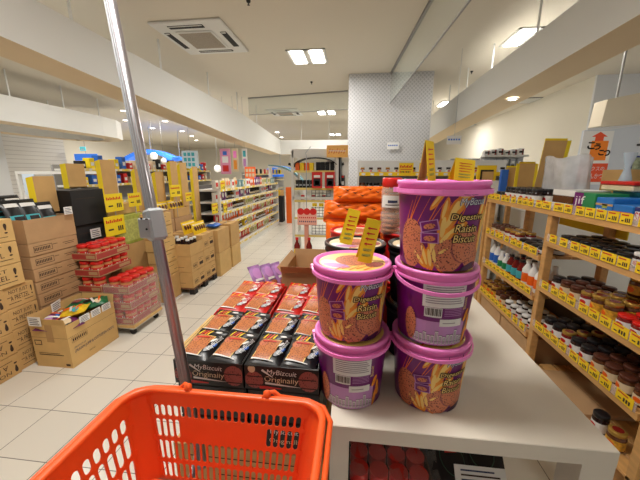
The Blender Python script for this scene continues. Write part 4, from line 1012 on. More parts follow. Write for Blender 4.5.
# jars
def jam(name, body, lid, lab, r=.034, h=.085, cat='jar', grp=None, lid2=None):
    t = thing(name); tag(t, '', cat, grp)
    a = MB(); a.lathe([(r * .9, 0), (r, .005), (r, h * .72), (r * .86, h * .80)], body, 16); part(a, 'jar_body', t)
    b = MB(); b.lathe([(r * 1.012, h * .14), (r * 1.012, h * .60)], lab, 16, cap=False); f = lambda s_, q, o=0: ((r * 1.016 + o) * math.cos(s_ / r + PI), (r * 1.016 + o) * math.sin(s_ / r + PI), q)
    b.disc(f, 0, h * .36, r * .5, h * .15, M_red if lab is M_paper else M_orange, .0006, rings=2, n=10); part(b, 'label', t)
    c = MB(); c.lathe([(r * .93, h * .79), (r * .97, h * .81), (r * .97, h * .97), (r * .9, h), (.0001, h)], lid, 16, cap=False)
    if lid2: c.disc(lambda s_, q, o=0: (s_, q, h + o), 0, 0, r * .6, r * .6, lid2, .0006, rings=1, n=12)
    part(c, 'lid', t); return t
J = {'dark jam jar with black lid': jam('jam_jar', M_glassd, M_blacklid, M_paper, grp='jars with black lids'), 'jam jar with brown lid': jam('jam_jar', M_glassbr, M_brownlid, M_cream, grp='jars with brown lids'),
     'jam jar with gold lid': jam('jam_jar', M_glassr, M_goldlid, M_paper, grp='jars with gold lids', lid2=M_glassr), 'honey jar with yellow label': jam('honey_jar', M_glassbr, M_goldlid, mat('label_honey', (214, 160, 50), .5, noise=.4, nscale=60), .037, .10, grp='honey jars', lid2=M_glassr),
     'jar with bright red lid': jam('spread_jar', M_glassr, M_redlid, M_paper, .036, .07, grp='jars with red lids'), 'flat black tub with white label': jam('spread_tub', M_blackm, M_blacklid, M_paper, .036, .050, grp='flat black tubs'),
     'small jar with white label': jam('paste_jar', M_glassd, M_white, M_paper, .028, .07, grp='small white-lidded jars')}
rowname = ['front row', 'second row', 'third row', 'back row']
def shelf_row(kinds, x0, y0, y1, z, dy, dx, rows, where, zs=1.0):
    y = y0; i = 0
    while y < y1:
        k = kinds[min(len(kinds) - 1, int((y - y0) / (y1 - y0) * len(kinds)))]
        for r in range(rows):
            place(J[k], (x0 + r * dx, y + random.uniform(-.003, .003), z + .001), random.uniform(-.3, .3), '%s, %s, %s, %s from near end' % (k, rowname[r], where, nth(i)), scale=(1, 1, zs))
        y += dy; i += 1
B, BR, G, HN, RD, FL, SM = list(J)
shelf_row([BR, BR, B, G, B], 1.25, 1.265, 1.95, .405, .079, .078, 3, 'near bay lowest shelf')
shelf_row([RD, RD, HN, G, BR, B], 1.255, 1.265, 1.95, .68, .080, .080, 3, 'near bay middle shelf')
shelf_row([SM, FL, FL], 1.25, 1.26, 1.96, .975, .078, .080, 3, 'near bay upper shelf')
shelf_row([FL, G, BR], 1.25, 2.08, 2.82, .86, .080, .080, 2, 'far bay upper shelf')
shelf_row([SM, SM, BR, HN], 1.25, 2.08, 2.82, .315, .081, .084, 3, 'far bay lowest shelf')
shelf_row([B, B, FL], 1.25, 2.26, 2.86, 1.165, .075, .078, 3, 'rack top far part', 1.3)
place(J[B], (1.26, 1.44, .1005), 0, 'tall dark jar with black lid on the slatted base at lower right', scale=(1, 1, 1.25)); place(J[HN], (1.262, 1.345, .1005), .3, 'round honey jar with yellow label on the slatted base at lower right')
for i, y in enumerate((1.505, 1.585)): place(J[HN], (1.415, y, .7815), 0, 'honey jar stacked on the back row, near bay middle shelf, %s one' % ('near', 'far')[i])
# squeeze bottles on the far bay
QB = [('white squeeze bottle', bottle('squeeze_bottle', M_paper, M_white, .032, .19, M_orange, .4)), ('white bottle with green label', bottle('squeeze_bottle', M_paper, M_white, .028, .15, M_green, .4)),
      ('red sauce bottle', bottle('sauce_bottle', M_glassr, M_blacklid, .030, .165, M_teal, .5)), ('white dressing bottle', bottle('dressing_bottle', M_paper, M_greyp, .03, .20, M_bluep, .35))]
for q, o in QB: tag(o, '', 'bottle', q + 's')
seq = [0, 0, 0, 2, 2, 2, 1, 1, 3, 3]
for i, k in enumerate(seq):
    for r in range(2):
        nm, o = QB[k]; place(o, (1.255 + r * .085, 2.085 + i * .078, .586), 0, '%s, %s, far bay middle shelf, %s from near end' % (nm, ('front row', 'back row')[r], nth(i)))
for (ya, yb, w) in ((2.04, 2.42, 'near'), (2.44, 2.82, 'far')):
    carton('brown carton on the floor under the far bay, %s one' % w, XR + .01, XR + .36, ya, yb, .0, .262, M_card2, [('R', '-x', .25, .75, .45, .52, M_ink)])
carton('flattened brown carton lying on the slatted base of the near bay', 1.24, 1.5, 1.52, 1.9, .101, .125, M_card2, [], tape=False)

# rack top goods
def candy(label, y0, y1, x0, x1, z0, z1, m, txt, tm, prints=()):
    b = MB(); X, Y, Z = x1 - x0, y1 - y0, z1 - z0; b.cbox(0, X, 0, Y, 0, Z, m, .003); fn, w, h = face('-x', 0, X, 0, Y, 0, Z)
    for (a0, a1, c0, c1, mm) in prints: b.rect(fn, a0 * w, a1 * w, c0 * h, c1 * h, mm, .0006)
    if txt: b.text(fn, txt[0], txt[1] * w, txt[2] * h, txt[3] * w, txt[4] * h, tm, .0012)
    tag(b.build('candy_box', loc=(x0, y0, z0)), label, 'box')
T1 = 1.166
def dectray(b, X0, X1, Y0, Y1, dz):
    fn, w, h = face('-x', X0, X1, Y0, Y1, 0, dz); b.text(fn, 'nutella', w * .35, h * .2, w * .4, h * .55, M_red, .0012)
open_box('white display tray with red lettering on the rack top', 1.215, 1.42, 1.87, 2.08, T1, T1 + .045, M_paper, decor=dectray, cat='display tray', name='display_tray')
candy('brown box inside the white display tray on the rack top', 1.885, 2.065, 1.235, 1.40, T1 + .006, T1 + .085, M_glassbr, None, None)
open_box('second white display tray stacked on the brown box', 1.24, 1.42, 1.875, 2.075, T1 + .087, T1 + .12, M_paper, cat='display tray', name='display_tray')
candy('purple, white and green candy box with large letters on rack top', 1.70, 1.85, 1.22, 1.38, T1, T1 + .115, M_green, ('jif', .06, .35, .5, .5), M_white, ((0, .45, .0, 1, M_purple), (.55, .9, .05, .3, M_yellow)))
candy('blue candy box with white letters near the rack top middle', 1.585, 1.69, 1.22, 1.38, T1, T1 + .10, M_blue, ('iPPY', .05, .12, .55, .35), M_white, ((0, 1, .62, .72, M_card), (.4, .7, .5, .7, M_greeny)))
candy('lower blue candy box with orange stripe on rack top', 1.47, 1.575, 1.215, 1.38, T1, T1 + .075, M_blue, None, None, ((0, 1, .45, .6, M_orange), (0, 1, .1, .2, M_red)))
candy('blue and white candy box with red letters at right edge of rack top', 1.33, 1.46, 1.215, 1.38, T1, T1 + .075, M_paper, ('SKIPPY', .03, .2, .9, .5), M_red, ((0, 1, .75, 1, M_navy),))
candy('deep blue candy box behind the red-lettered one at right edge of rack top', 1.30, 1.56, 1.40, 1.55, T1, T1 + .12, M_bluep, None, None, ((0, 1, .2, .5, M_navy),))
candy('wide teal candy box behind the blue ones on rack top', 1.58, 1.84, 1.40, 1.54, T1, T1 + .125, M_teal, None, None, ((0, 1, .5, .8, M_bluep),))
a = MB(); a.cbox(-.09, .09, -.10, .10, 0, .03, M_cream, .006); part(a, 'tub', (tt := thing('storage_tub', (1.46, 1.90, T1 + .127)))); tag(tt, 'shallow food tub with red lid on top of the candy boxes', 'tub')
tt.location = (1.44, 1.76, T1 + .127); a = MB(); a.cbox(-.095, .095, -.105, .105, .0305, .05, M_redlid, .005); part(a, 'lid', tt)
a = MB(); a.lathe([(.045, 0), (.062, .045), (.064, .045), (.064, .05), (.058, .05), (.042, .006), (.0001, .006)], M_paper, 24, cap=False); f = lambda s_, q, o=0: ((.056 + o) * math.cos(PI + s_ / .056), (.056 + o) * math.sin(PI + s_ / .056), q); a.line(f, -.02, .022, .02, .022, .014, M_red, .004, 4, .8)
tag(a.build('paper_bowl', loc=(1.455, 1.58, T1 + .127)), 'white paper bowl beside the red-lidded tub', 'bowl')

# translucent plastic bag
b = MB(); N = 36; Mh = 18; vs = []; fs = []
for j in range(Mh + 1):
    v = j / Mh; z = .325 * v
    for i in range(N):
        a_ = 2 * PI * i / N; fold = 1 + .05 * math.sin(5 * a_ + 3 * v) + .03 * math.sin(11 * a_ - 4 * v); sq = 1 / max(abs(math.cos(a_)), abs(math.sin(a_))) ** .5
        w = .085 * (.85 + .25 * v) * fold * sq; d = (.17 - .045 * abs(v - .35)) * fold * sq
        vs.append((w * math.cos(a_), d * math.sin(a_) * (.95 + .05 * v), z + .012 * math.sin(3 * a_) * v))
for j in range(Mh):
    for i in range(N): fs.append((j * N + i, j * N + (i + 1) % N, (j + 1) * N + (i + 1) % N, (j + 1) * N + i))
fs.append(tuple(range(N - 1, -1, -1))); b.add(vs, fs, mat('bag_film', (214, 216, 220), .12, alpha=.66, noise=.12, nscale=14, bump=1.0, bscale=16), True)
bag = b.build('plastic_bag', loc=(1.42, 2.27, T1)); tag(bag, 'crumpled translucent plastic bag standing on the rack top', 'plastic bag')
b = MB(); b.lathe([(.02, 0), (.032, .04), (.022, .08), (.012, .12), (.026, .17), (.03, .20)], mat('bag_blue_film', (196, 216, 232), .2, alpha=.75, bump=.8, bscale=20), 14)
tag(b.build('plastic_bag', loc=(1.52, 1.93, T1 + .13)), 'small bluish twisted plastic bag in front of the poster', 'plastic bag')
carton('tall brown carton standing behind the plastic bag', 1.56, 1.66, 2.0, 2.16, T1, T1 + .24, M_card, [], tape=False)
def cardhead(x, y, z0, w, h, rz, label, sides=(1,), tilt=0):
    t = thing('display_header', (x, y, z0), rot=(tilt, 0, rz)); tag(t, label, 'display header')
    b = MB(); b.box(-w / 2, w / 2, 0, .004, 0, h, M_card); part(b, 'back_board', t)
    for s_ in sides:
        c = MB(); c.box(min(s_ * w / 2, s_ * (w / 2 + .03)), max(s_ * w / 2, s_ * (w / 2 + .03)), .0, .004, 0, h, M_yellow2); c.box(-w / 2, w / 2, .0045, .008, h * .3, h + .015, M_yellow2); part(c, 'yellow_edge', t)
cardhead(1.48, 2.60, T1 + .02, .17, .44, .15, 'tall brown header with yellow edge leaning behind the plastic bag', (1,), .12)
cardhead(1.49, 2.90, T1 + .09, .16, .21, .3, 'brown header with yellow edge in middle of the rack top', (1, -1))
cardhead(1.46, 3.08, T1 + .06, .13, .21, .3, 'brown header with yellow edge farthest on the rack top', (1,))
candy('blue upright pack at far end of the rack top', 3.02, 3.06, 1.34, 1.40, T1 + .02, T1 + .25, M_bluep, None, None)
b = MB(); b.box(1.2, 1.6, 2.92, 3.35, T1 - .03, T1 + .018, M_wood)
for x in (1.2, 1.56):
    for y in (2.92, 3.31): b.box(x, x + .04, y, y + .04, 0, T1 - .03, M_wood)
tag(b.build('wooden_stand'), 'narrow pine stand carrying headers at the far end of the rack', 'stand')

# under-table goods
open_box('black crate of red-capped bottles under the white table', .0, .27, .80, 1.16, .0, .30, M_blackm, (), name='bottle_crate', cat='crate')
rc = bottle('capped_bottle', M_glassd, M_redlid, .030, .40, M_paper, .85); tag(rc, '', 'bottle', 'red-capped bottles under the table')
k = 0
for i in range(4):
    for j in range(5): place(rc, (.036 + i * .066, .84 + j * .066, .006), 0, 'red-capped bottle under table, %s from left leg, %s row from front' % (nth(i), nth(j)))
fm = MB(); N = 10; vs = []; fs = []
for j in range(N + 1):
    for i in range(N + 1): vs.append((-.0 + .30 * i / N, .79 + .38 * j / N, .415 + .018 * math.sin(i * 1.7 + j) + .01 * math.sin(j * 2.3)))
for j in range(N):
    for i in range(N): q = j * (N + 1) + i; fs.append((q, q + 1, q + N + 2, q + N + 1))
fm.add(vs, fs, mat('film_dark', (220, 222, 226), .15, alpha=.16, bump=1.0, bscale=25), True); tag(fm.build('plastic_film'), 'loose clear film over the red-capped bottles under the table', 'plastic film')
gp = MB(); f = pillow(gp, .15, .19, .03, M_dark, 10, .12, 4); gp.disc(f, 0, 0, .041, .055, mat('muted_green', (44, 78, 60), .5), .001); gp.disc(f, 0, 0, .038, .052, M_dark, .002); gp.line(f, -.02, .02, .02, .02, .012, M_red, .003, 4, .8)
gpo = tag(gp.build('dark_snack_bag'), '', 'snack bag', 'dark green snack bags under the table')
for i, (x, y, z, r) in enumerate([(.35, .90, .40, .1), (.46, .93, .405, -.2), (.34, 1.08, .43, .2), (.47, 1.10, .43, 0)]): place(gpo, (x, y, z), label='dark green snack bag under the table, %s of the small pile' % nth(i), rot=(.35, 0, r))
carton('dark brown carton holding up the green snack bags under the table', .28, .52, .84, 1.18, 0, .36, M_wooddk, [], tape=False)
paper_tag((.40, .765, .455), .15, .06, 0, 'white barcode label in front of the dark snack bags under the table', tilt=-.7, stem=.05)

# ================================================================== BASKET AND CART
def slot_cell(mb, P, u0, u1, v0, v1, a0, a1, b0, b1, m, th, n=4):
    """a cell u0..u1 x v0..v1 pierced by a rounded slot a0..a1 x b0..b1, on surface P(u, v, off)"""
    r = min(a1 - a0, b1 - b0) / 2; inner = []; outer = []
    for (cx, cy, st, ox, oy) in ((a1 - r, b1 - r, 0, u1, v1), (a0 + r, b1 - r, 1, u0, v1), (a0 + r, b0 + r, 2, u0, v0), (a1 - r, b0 + r, 3, u1, v0)):
        for k in range(n + 1):
            a = (st + k / n) * PI / 2; inner.append((cx + r * math.cos(a), cy + r * math.sin(a)))
            t = k / n                                  # walk the outer rectangle around its corner
            ex = (ox, cy + r * math.sin(a)) if t < .5 else (cx + r * math.cos(a), oy)
            if st % 2: ex = (cx + r * math.cos(a), oy) if t < .5 else (ox, cy + r * math.sin(a))
            if abs(t - .5) < .01: ex = (ox, oy)
            outer.append(ex)
    L = len(inner)
    vs = [P(p[0], p[1], 0) for p in outer] + [P(p[0], p[1], 0) for p in inner] + [P(p[0], p[1], th) for p in outer] + [P(p[0], p[1], th) for p in inner]; fs = []
    for i in range(L):
        j = (i + 1) % L
        fs += [(i, j, L + j, L + i), (2 * L + i, 3 * L + i, 3 * L + j, 2 * L + j), (L + i, L + j, 3 * L + j, 3 * L + i)]
    mb.add(vs, fs, m)
def solid_cell(mb, P, u0, u1, v0, v1, m, th):
    vs = [P(u, v, o) for o in (0, th) for (u, v) in ((u0, v0), (u1, v0), (u1, v1), (u0, v1))]
    mb.add(vs, [(0, 1, 2, 3), (4, 7, 6, 5), (0, 1, 5, 4), (1, 2, 6, 5), (2, 3, 7, 6), (3, 0, 4, 7)], m)
bx0, bx1, by0, by1, bz1, bz0 = -.560, -.066, .285, .622, .836, .596
ins = .035      # how far the walls lean in at the bottom
bk = thing('shopping_basket', ((bx0 + bx1) / 2, (by0 + by1) / 2, bz0)); tag(bk, 'orange plastic shopping basket with slotted walls in the foreground', 'shopping basket')
cw, cd, chh = (bx1 - bx0) / 2, (by1 - by0) / 2, bz1 - bz0
def wall(name, half, dist, axis, sgn, ncol, rows, blank):
    b = MB(); th = -.003
    def P(u, v, o):     # u -1..1 , v 0..1 from bottom
        k = 1 - (1 - v) * ins / half; d = dist - (1 - v) * ins + o; uu = u * (half - .012) * k
        rr = max(0, abs(u) - .94) / .06; d -= .010 * rr * rr
        return (uu, sgn * d, v * chh) if axis == 'y' else (sgn * d, -uu * sgn, v * chh)
    v = 1.0; edge = .06
    sides = [(-1, -1 + edge), (1 - edge, 1)]
    for a, c in sides:
        for k in range(6): solid_cell(b, P, a, c, k / 6, (k + 1) / 6, M_bask, th)
    for (v0, v1, slots) in rows:
        if not slots:
            n = 10
            for k in range(n): solid_cell(b, P, -1 + edge + (2 - 2 * edge) * k / n, -1 + edge + (2 - 2 * edge) * (k + 1) / n, v0, v1, M_bask, th)
            continue
        for k in range(ncol):
            u0 = -1 + edge + (2 - 2 * edge) * k / ncol; u1 = u0 + (2 - 2 * edge) / ncol; um = (u0 + u1) / 2; g = (u1 - u0)
            if slots == 2 and blank[0] < um < blank[1]: solid_cell(b, P, u0, u1, v0, v1, M_bask, th); continue
            hv = (v1 - v0)
            ar = (chh / half)
            a0, a1 = u0 + g * .15, u1 - g * .15; b0, b1 = v0 + hv * .08, v1 - hv * .08
            # slot in metric-proportional space
            def PP(u, w, o, P=P): return P(u, w / (1.0 * ar), o)
            slot_cell(b, PP, u0, u1, v0 * ar, v1 * ar, a0, a1, b0 * ar, b1 * ar, M_bask, th)
    part(b, name, bk)
ROWS = [(.86, 1.0, 0), (.71, .86, 1), (.47, .71, 2), (.22, .47, 1), (.02, .22, 1), (0, .02, 0)]
wall('long_wall', cw, cd, 'y', 1, 24, ROWS, (-.55, .45)); wall('long_wall', cw, cd, 'y', -1, 24, ROWS, (-.5, .5))
ROWS2 = [(.84, 1.0, 0), (.68, .84, 1), (.40, .68, 1), (.10, .40, 1), (0, .10, 0)]
wall('end_wall', cd, cw, 'x', -1, 11, ROWS2, (0, 0)); wall('end_wall', cd, cw, 'x', 1, 11, ROWS2, (0, 0))
b = MB()
def PB(u, v, o): return (u, v, .004 + o)
nx_, ny_ = 14, 9; X_, Y_ = cw - ins - .008, cd - ins - .008
for i in range(nx_):
    for j in range(ny_):
        u0 = -X_ + 2 * X_ * i / nx_; u1 = u0 + 2 * X_ / nx_; v0 = -Y_ + 2 * Y_ * j / ny_; v1 = v0 + 2 * Y_ / ny_; g = .006
        slot_cell(b, PB, u0, u1, v0, v1, u0 + g, u1 - g, v0 + g, v1 - g, M_bask, -.003, 2)
part(b, 'basket_bottom', bk)
def rrect(w, d, r, z, n=6):
    pts = []
    for (cx, cy, st) in ((w - r, d - r, 0), (-w + r, d - r, 1), (-w + r, -d + r, 2), (w - r, -d + r, 3)):
        for k in range(n + 1): a = (st + k / n) * PI / 2; pts.append((cx + r * math.cos(a), cy + r * math.sin(a), z))
    return pts
b = MB(); prof = [(-.004, -.012), (-.004, .0), (.000, .003), (.010, .003), (.012, .0), (.012, -.016), (.009, -.016), (.009, -.002), (-.001, -.002), (-.001, -.012)]
L = None; vs = []; fs = []
for (o, z) in prof: ring = rrect(cw + o, cd + o, .05 + max(0, o), chh + z, 8); L = len(ring); vs += ring
for k in range(len(prof)):
    k2 = (k + 1) % len(prof)
    for i in range(L): j = (i + 1) % L; fs.append((k * L + i, k * L + j, k2 * L + j, k2 * L + i))
b.add(vs, fs, M_bask, True); part(b, 'rim', bk)
# corner posts closing the rounded corners
for (sx, sy) in ((1, 1), (-1, 1), (-1, -1), (1, -1)):
    b = MB(); vs = []; fs = []; n = 6
    for v in (0, 1):
        k = (1 - v) * ins
        for i in range(n + 1):
            a = PI / 2 * i / n; r = .045; vs.append((sx * (cw - k - r + r * math.cos(a)), sy * (cd - k - r + r * math.sin(a)), v * (chh - .002)))
    for i in range(n): fs.append((i, i + 1, n + 2 + i, n + 1 + i))
    b.add(vs, fs, M_bask, True); part(b, 'corner_shell', bk)
# two folded handles lying along the rim
for sgn, hw in ((-1, 0), (1, 0)):
    b = MB(); z = chh + .001; yv = cd + .003
    pts = []
    xs = sgn * .105
    # a loop from the far hinge out round the end of the basket and back to the near hinge
    out = cw + .022
    path = [(xs - sgn * .012, yv - .002, z - .006), (xs, yv + .008, z + .008), (xs + sgn * .015, yv + .016, z + .006), (xs + sgn * .03, yv + .017, z - .008), (sgn * (out - .06), yv + .016, z - .012), (sgn * (out - .02), yv - .002, z - .012), (sgn * out, yv - .045, z - .010),
            (sgn * out, -yv + .045, z - .010), (sgn * (out - .02), -yv + .002, z - .012), (sgn * (out - .06), -yv - .016, z - .012), (xs + sgn * .03, -yv - .017, z - .008), (xs + sgn * .015, -yv - .016, z + .006), (xs, -yv - .008, z + .008), (xs - sgn * .012, -yv + .002, z - .006)]
    b.tube(path, .0062, M_bask, 10)
    for q in (path[1], path[-2]): b.lathe([(.004, -.014), (.0095, -.012), (.0095, .004), (.004, .008)], M_bask, 12, at=(q[0], q[1] * .985, q[2]))
    part(b, 'handle', bk)
# cart
ct = thing('shopping_cart', (-.314, .46, 0)); tag(ct, 'chrome shopping cart carrying the orange basket, with a tall pole', 'shopping cart')
b = MB(); b.tube(rrect(.20, .13, .03, .585), .0085, M_chrome, 8, True)
for k in range(3): b.tube([(-.15 + .15 * k, -.13, .585), (-.15 + .15 * k, .13, .585)], .004, M_chrome, 6)
b.tube([(-.155, .26, .54), (-.10, .125, .583)], .009, M_chrome, 8)
b.tube([(-.18, .13, .58), (-.20, .10, .35), (-.21, .16, .12)], .011, M_chrome, 8); b.tube([(.18, .13, .58), (.18, .10, .35), (.20, .14, .12)], .011, M_chrome, 8)
b.tube([(-.21, .16, .12), (-.22, -.30, .12)], .011, M_chrome, 8); b.tube([(.20, .14, .12), (.22, -.30, .12)], .011, M_chrome, 8); b.tube([(-.21, .14, .14), (.20, .14, .14)], .009, M_chrome, 8)
part(b, 'frame', ct)
for (x, y) in ((-.21, .15), (.20, .15), (-.22, -.30), (.22, -.30)):
    b = MB(); b.M = Matrix.Translation((x, y, .045)) @ Matrix.Rotation(P2, 4, 'Y'); b.lathe([(.03, -.012), (.045, -.009), (.045, .009), (.03, .012)], M_blackm, 18); b.M = None
    b.box(x - .016, x + .016, y - .01, y + .01, .07, .12, M_greyp); part(b, 'caster', ct)
pa = Vector((-.4385, .690, .52)); pb = Vector((-.722, .905, 2.05)); O = Vector((-.314, .46, 0)); dv = (pb - pa).normalized()
b = MB(); b.tube([pa - O, pb - O], .0150, M_chrome, 20)
sd = dv.cross(Vector((0, -1, 0))).normalized(); fr = sd.cross(dv).normalized()
for k in (-2, -1, 0, 1, 2):
    a_ = math.radians(24 * k); off = (fr * math.cos(a_) + sd * math.sin(a_)) * .0150 * (-1 if fr.y > 0 else 1)
    b.tube([pa - O + off, pb - O + off], .0012, M_greyp, 5)
part(b, 'pole', ct)
pc = pa + dv * ((1.24 - pa.z) / dv.z) - O
b = MB(); b.M = Matrix.Translation(pc) @ dv.to_track_quat('Z', 'Y').to_matrix().to_4x4(); b.cbox(-.024, .022, -.024, .024, -.046, .046, M_greyp, .008); b.M = Matrix.Translation(pc)
b.cbox(-.030, .008, -.030, -.0235, -.035, .022, M_greyp, .003); b.lathe([(.004, 0), (.004, .002)], M_blackm, 10, at=(.0, -.031, .02))
b.M = Matrix.Translation(pc + Vector((-.004, -.0305, -.008))) @ Matrix.Rotation(P2, 4, 'X'); b.lathe([(.003, -.001), (.003, .001)], M_dark, 10); b.lathe([(.003, -.001), (.003, .001)], M_dark, 10, at=(-.012, .030, 0)); b.M = None
part(b, 'clamp', ct, 'grey plastic clamp')

# ================================================================== MIDDLE AND BACK OF THE SHOP
def frame_box(b, x0, x1, y0, y1, z0, z1, r, m):
    for x in (x0, x1):
        for y in (y0, y1): b.box(x - r, x + r, y - r, y + r, z0, z1, m)
# white promotional rack at the head of the aisle
t = thing('promotion_rack', (-.55, 4.7, 0)); tag(t, 'white metal promotion rack with arched canopy at the head of the aisle', 'display rack')
b = MB(); frame_box(b, -.38, .32, -.25, .25, 0, 1.70, .02, M_steel); b.box(-.38, .32, -.27, -.23, 1.60, 1.72, M_steel); b.box(-.38, .32, -.27, -.25, 1.0, 1.04, M_steel); b.box(.24, .34, -.27, .25, .0, 1.62, M_steel); part(b, 'frame', t)
b = MB()
for k in range(12): a0 = PI * k / 12; a1 = PI * (k + 1) / 12; b.bar((-.04 - .32 * math.cos(a0), -.2, 1.47 + .13 * math.sin(a0)), (-.04 - .32 * math.cos(a1), -.2, 1.47 + .13 * math.sin(a1)), .2, .012, M_blackm)
part(b, 'arch_canopy', t)
for z in (.45, .72, .98, 1.16, 1.41):
    b = MB(); b.box(-.36, .24, -.25, .22, z - .02, z, M_steel); b.box(-.36, .24, -.256, -.25, z - .02, z + .012, M_labstrip)
    part(b, 'shelf', t)
for (z0, x0, x1) in ((.74, -.10, .20), (1.0, -.10, .20), (.47, -.1, .2)):
    b = MB()
    for k in range(6): b.box(x0 + k * .055, x0 + k * .055 + .006, -.24, -.236, z0, z0 + .15, M_blackm)
    for k in range(4): b.box(x0, x0 + .28, -.24, -.236, z0 + k * .045, z0 + k * .045 + .006, M_blackm)
    part(b, 'wire_basket', t)
def small(name, cat, label, loc, size, m, marks=(), group=None, rz=0):
    b = MB(); w, d, h = size; b.cbox(-w / 2, w / 2, -d / 2, d / 2, 0, h, m, min(w, d, h) * .06); fn = lambda s_, q, o=0: (-w / 2 + s_, -d / 2 - o, q)
    for (a0, a1, c0, c1, mm) in marks: b.rect(fn, a0 * w, a1 * w, c0 * h, c1 * h, mm, .001)
    return tag(b.build(name, loc=loc, rotz=rz), label, cat, group)
hp = []
for i, x in enumerate((-.56, -.37)): small('hanging_pack', 'hanging pack', 'red hanging pack on the white promotion rack, %s one' % ('left', 'right')[i], (x, 4.41, 1.17), (.15, .04, .23), M_red, ((.15, .85, .12, .6, M_black), (.2, .8, .65, .8, M_white), (.3, .7, .2, .45, M_cream)))
for i in range(6): small('dark_can', 'can', 'dark can on the middle shelf of the promotion rack, %s from the left' % nth(i), (-.88 + .055 * i, 4.55, 1.162), (.045, .05, .12), M_blackm, ((.1, .9, .3, .5, M_greyp),), 'dark cans on the promotion rack')
for i in range(4): small('orange_box', 'box', 'orange box under the arched canopy, %s from the left' % nth(i), (-.86 + .07 * i, 4.50, 1.412), (.06, .08, .12), M_yellow if i % 2 else M_orange, (), 'orange boxes under the arch')
for i in range(5): small('dark_pack', 'pack', 'dark pack under the arched canopy, %s from the left' % nth(i), (-.56 + .07 * i, 4.56, 1.412), (.06, .1, .13), M_blackm, (), 'dark packs under the arch')
for i in range(7): small('red_white_pack', 'pack', 'red and white pack on lower shelf of promotion rack, %s from left' % nth(i), (-.87 + .08 * i, 4.50, .982), (.05, .06, .08), M_red if i % 2 else M_paper, (), 'small packs on the promotion rack')
for i, (x, z) in enumerate([(-.50, .90), (-.40, .90), (-.30, .90), (-.42, .66), (-.60, .90)]): paper_tag((x, 4.42, z), .07, .05, 0, 'yellow price card on the front of the promotion rack, %s of five' % nth(i), M_yellow2)
# pegboard panel right of it
b = MB(); b.box(-.43, -.11, 4.52, 4.56, 0, 1.62, M_steel)
tag(b.build('pegboard_panel'), 'white panel stand beside the promotion rack in front of the lattice column', 'panel')
b = MB(); b.box(0, .30, 0, .012, 0, .165, mat('sign_ochre', (244, 186, 100), .6)); fn = lambda s_, q, o=0: (s_, -o, q)
for k in range(7): b.line(fn, .03 + .035 * k, .05 + .01 * (k % 2), .05 + .035 * k, .12 - .01 * (k % 3), .010, M_red, .001, 3, .8)
b.line(fn, .03, .09, .27, .085, .008, M_white, .0014, 4, .9); tag(b.build('ochre_sign', loc=(-.42, 4.38, 1.60)), 'ochre sign with red lettering on top of the white panel', 'sign')
bpx = MB(); bpx.tube([(-.30, 4.39, 1.25), (-.30, 4.39, 1.60)], .004, M_greyp); bpx.tube([(-.22, 4.39, 1.25), (-.22, 4.39, 1.60)], .004, M_greyp); tag(bpx.build('sign_post'), 'thin twin wire posts holding the ochre sign', 'post')
for i, x in enumerate((-.29, -.20)):
    small('black_jar_pack', 'jar', 'black sauce jar hanging by the pails background, %s one' % ('left', 'right')[i], (x, 4.492, 1.20), (.07, .06, .15), M_blackm, ((.15, .85, .1, .45, M_paper), (.1, .9, .8, 1, M_red)))
small('yellow_pouch', 'pouch', 'yellow pouch hanging left of the orange snack bags', (-.10, 3.5, .78), (.12, .03, .25), M_yellow2, ((.2, .8, .3, .6, M_orange),))
b = MB(); b.box(-.2, .0, 3.51, 3.55, 0, .78, M_steel); tag(b.build('pouch_stand'), 'slim white stand behind the yellow pouch', 'stand')
# sign stand in the aisle
t = thing('sign_stand', (-.50, 3.05, 0)); tag(t, 'pink and red sign board on a post with tall thin wire', 'sign stand')
b = MB(); b.lathe([(.13, 0), (.13, .012), (.03, .02)], M_greyp, 20); part(b, 'base', t)
b = MB(); b.cbox(-.022, .022, -.012, .012, .015, .86, mat('post_pink', (216, 150, 130), .5), .003); part(b, 'post', t)
b = MB(); b.cbox(-.09, .11, -.03, -.013, .86, 1.02, mat('sign_pink', (232, 168, 150), .6), .004); fn = lambda s_, q, o=0: (-.09 + s_, -.03 - o, .86 + q)
for k in range(3): b.disc(fn, .035 + .065 * k, .14, .035, .035, M_red, .001, rings=2, n=14)
for k in range(9): b.rect(fn, .02 + .02 * k, .032 + .02 * k, .07, .085, M_red, .001); b.rect(fn, .02 + .02 * k, .03 + .02 * k, .03, .045, M_inkb, .001)
part(b, 'sign_board', t)
b = MB(); b.tube([(.0, 0, .86), (.005, 0, 1.55), (.0, 0, 1.58), (.05, 0, 1.64)], .004, M_greyp, 6); part(b, 'wire', t)
for i, x in enumerate((-.56, -.44)):
    q = bottle('sauce_bottle', M_glassr, M_redlid, .03, .22, M_yellow, .4); tag(q, 'red-capped sauce bottle at foot of the sign stand, %s one' % ('left', 'right')[i], 'bottle')
    q.location = (x, 2.83, .55)
b = MB(); b.cbox(-.64, -.36, 2.76, 2.90, .50, .549, M_card3, .004)
for x in (-.62, -.40): b.box(x, x + .02, 2.78, 2.88, 0, .50, M_steel)
tag(b.build('small_stand'), 'little stand with sauce bottles before the sign board', 'stand')

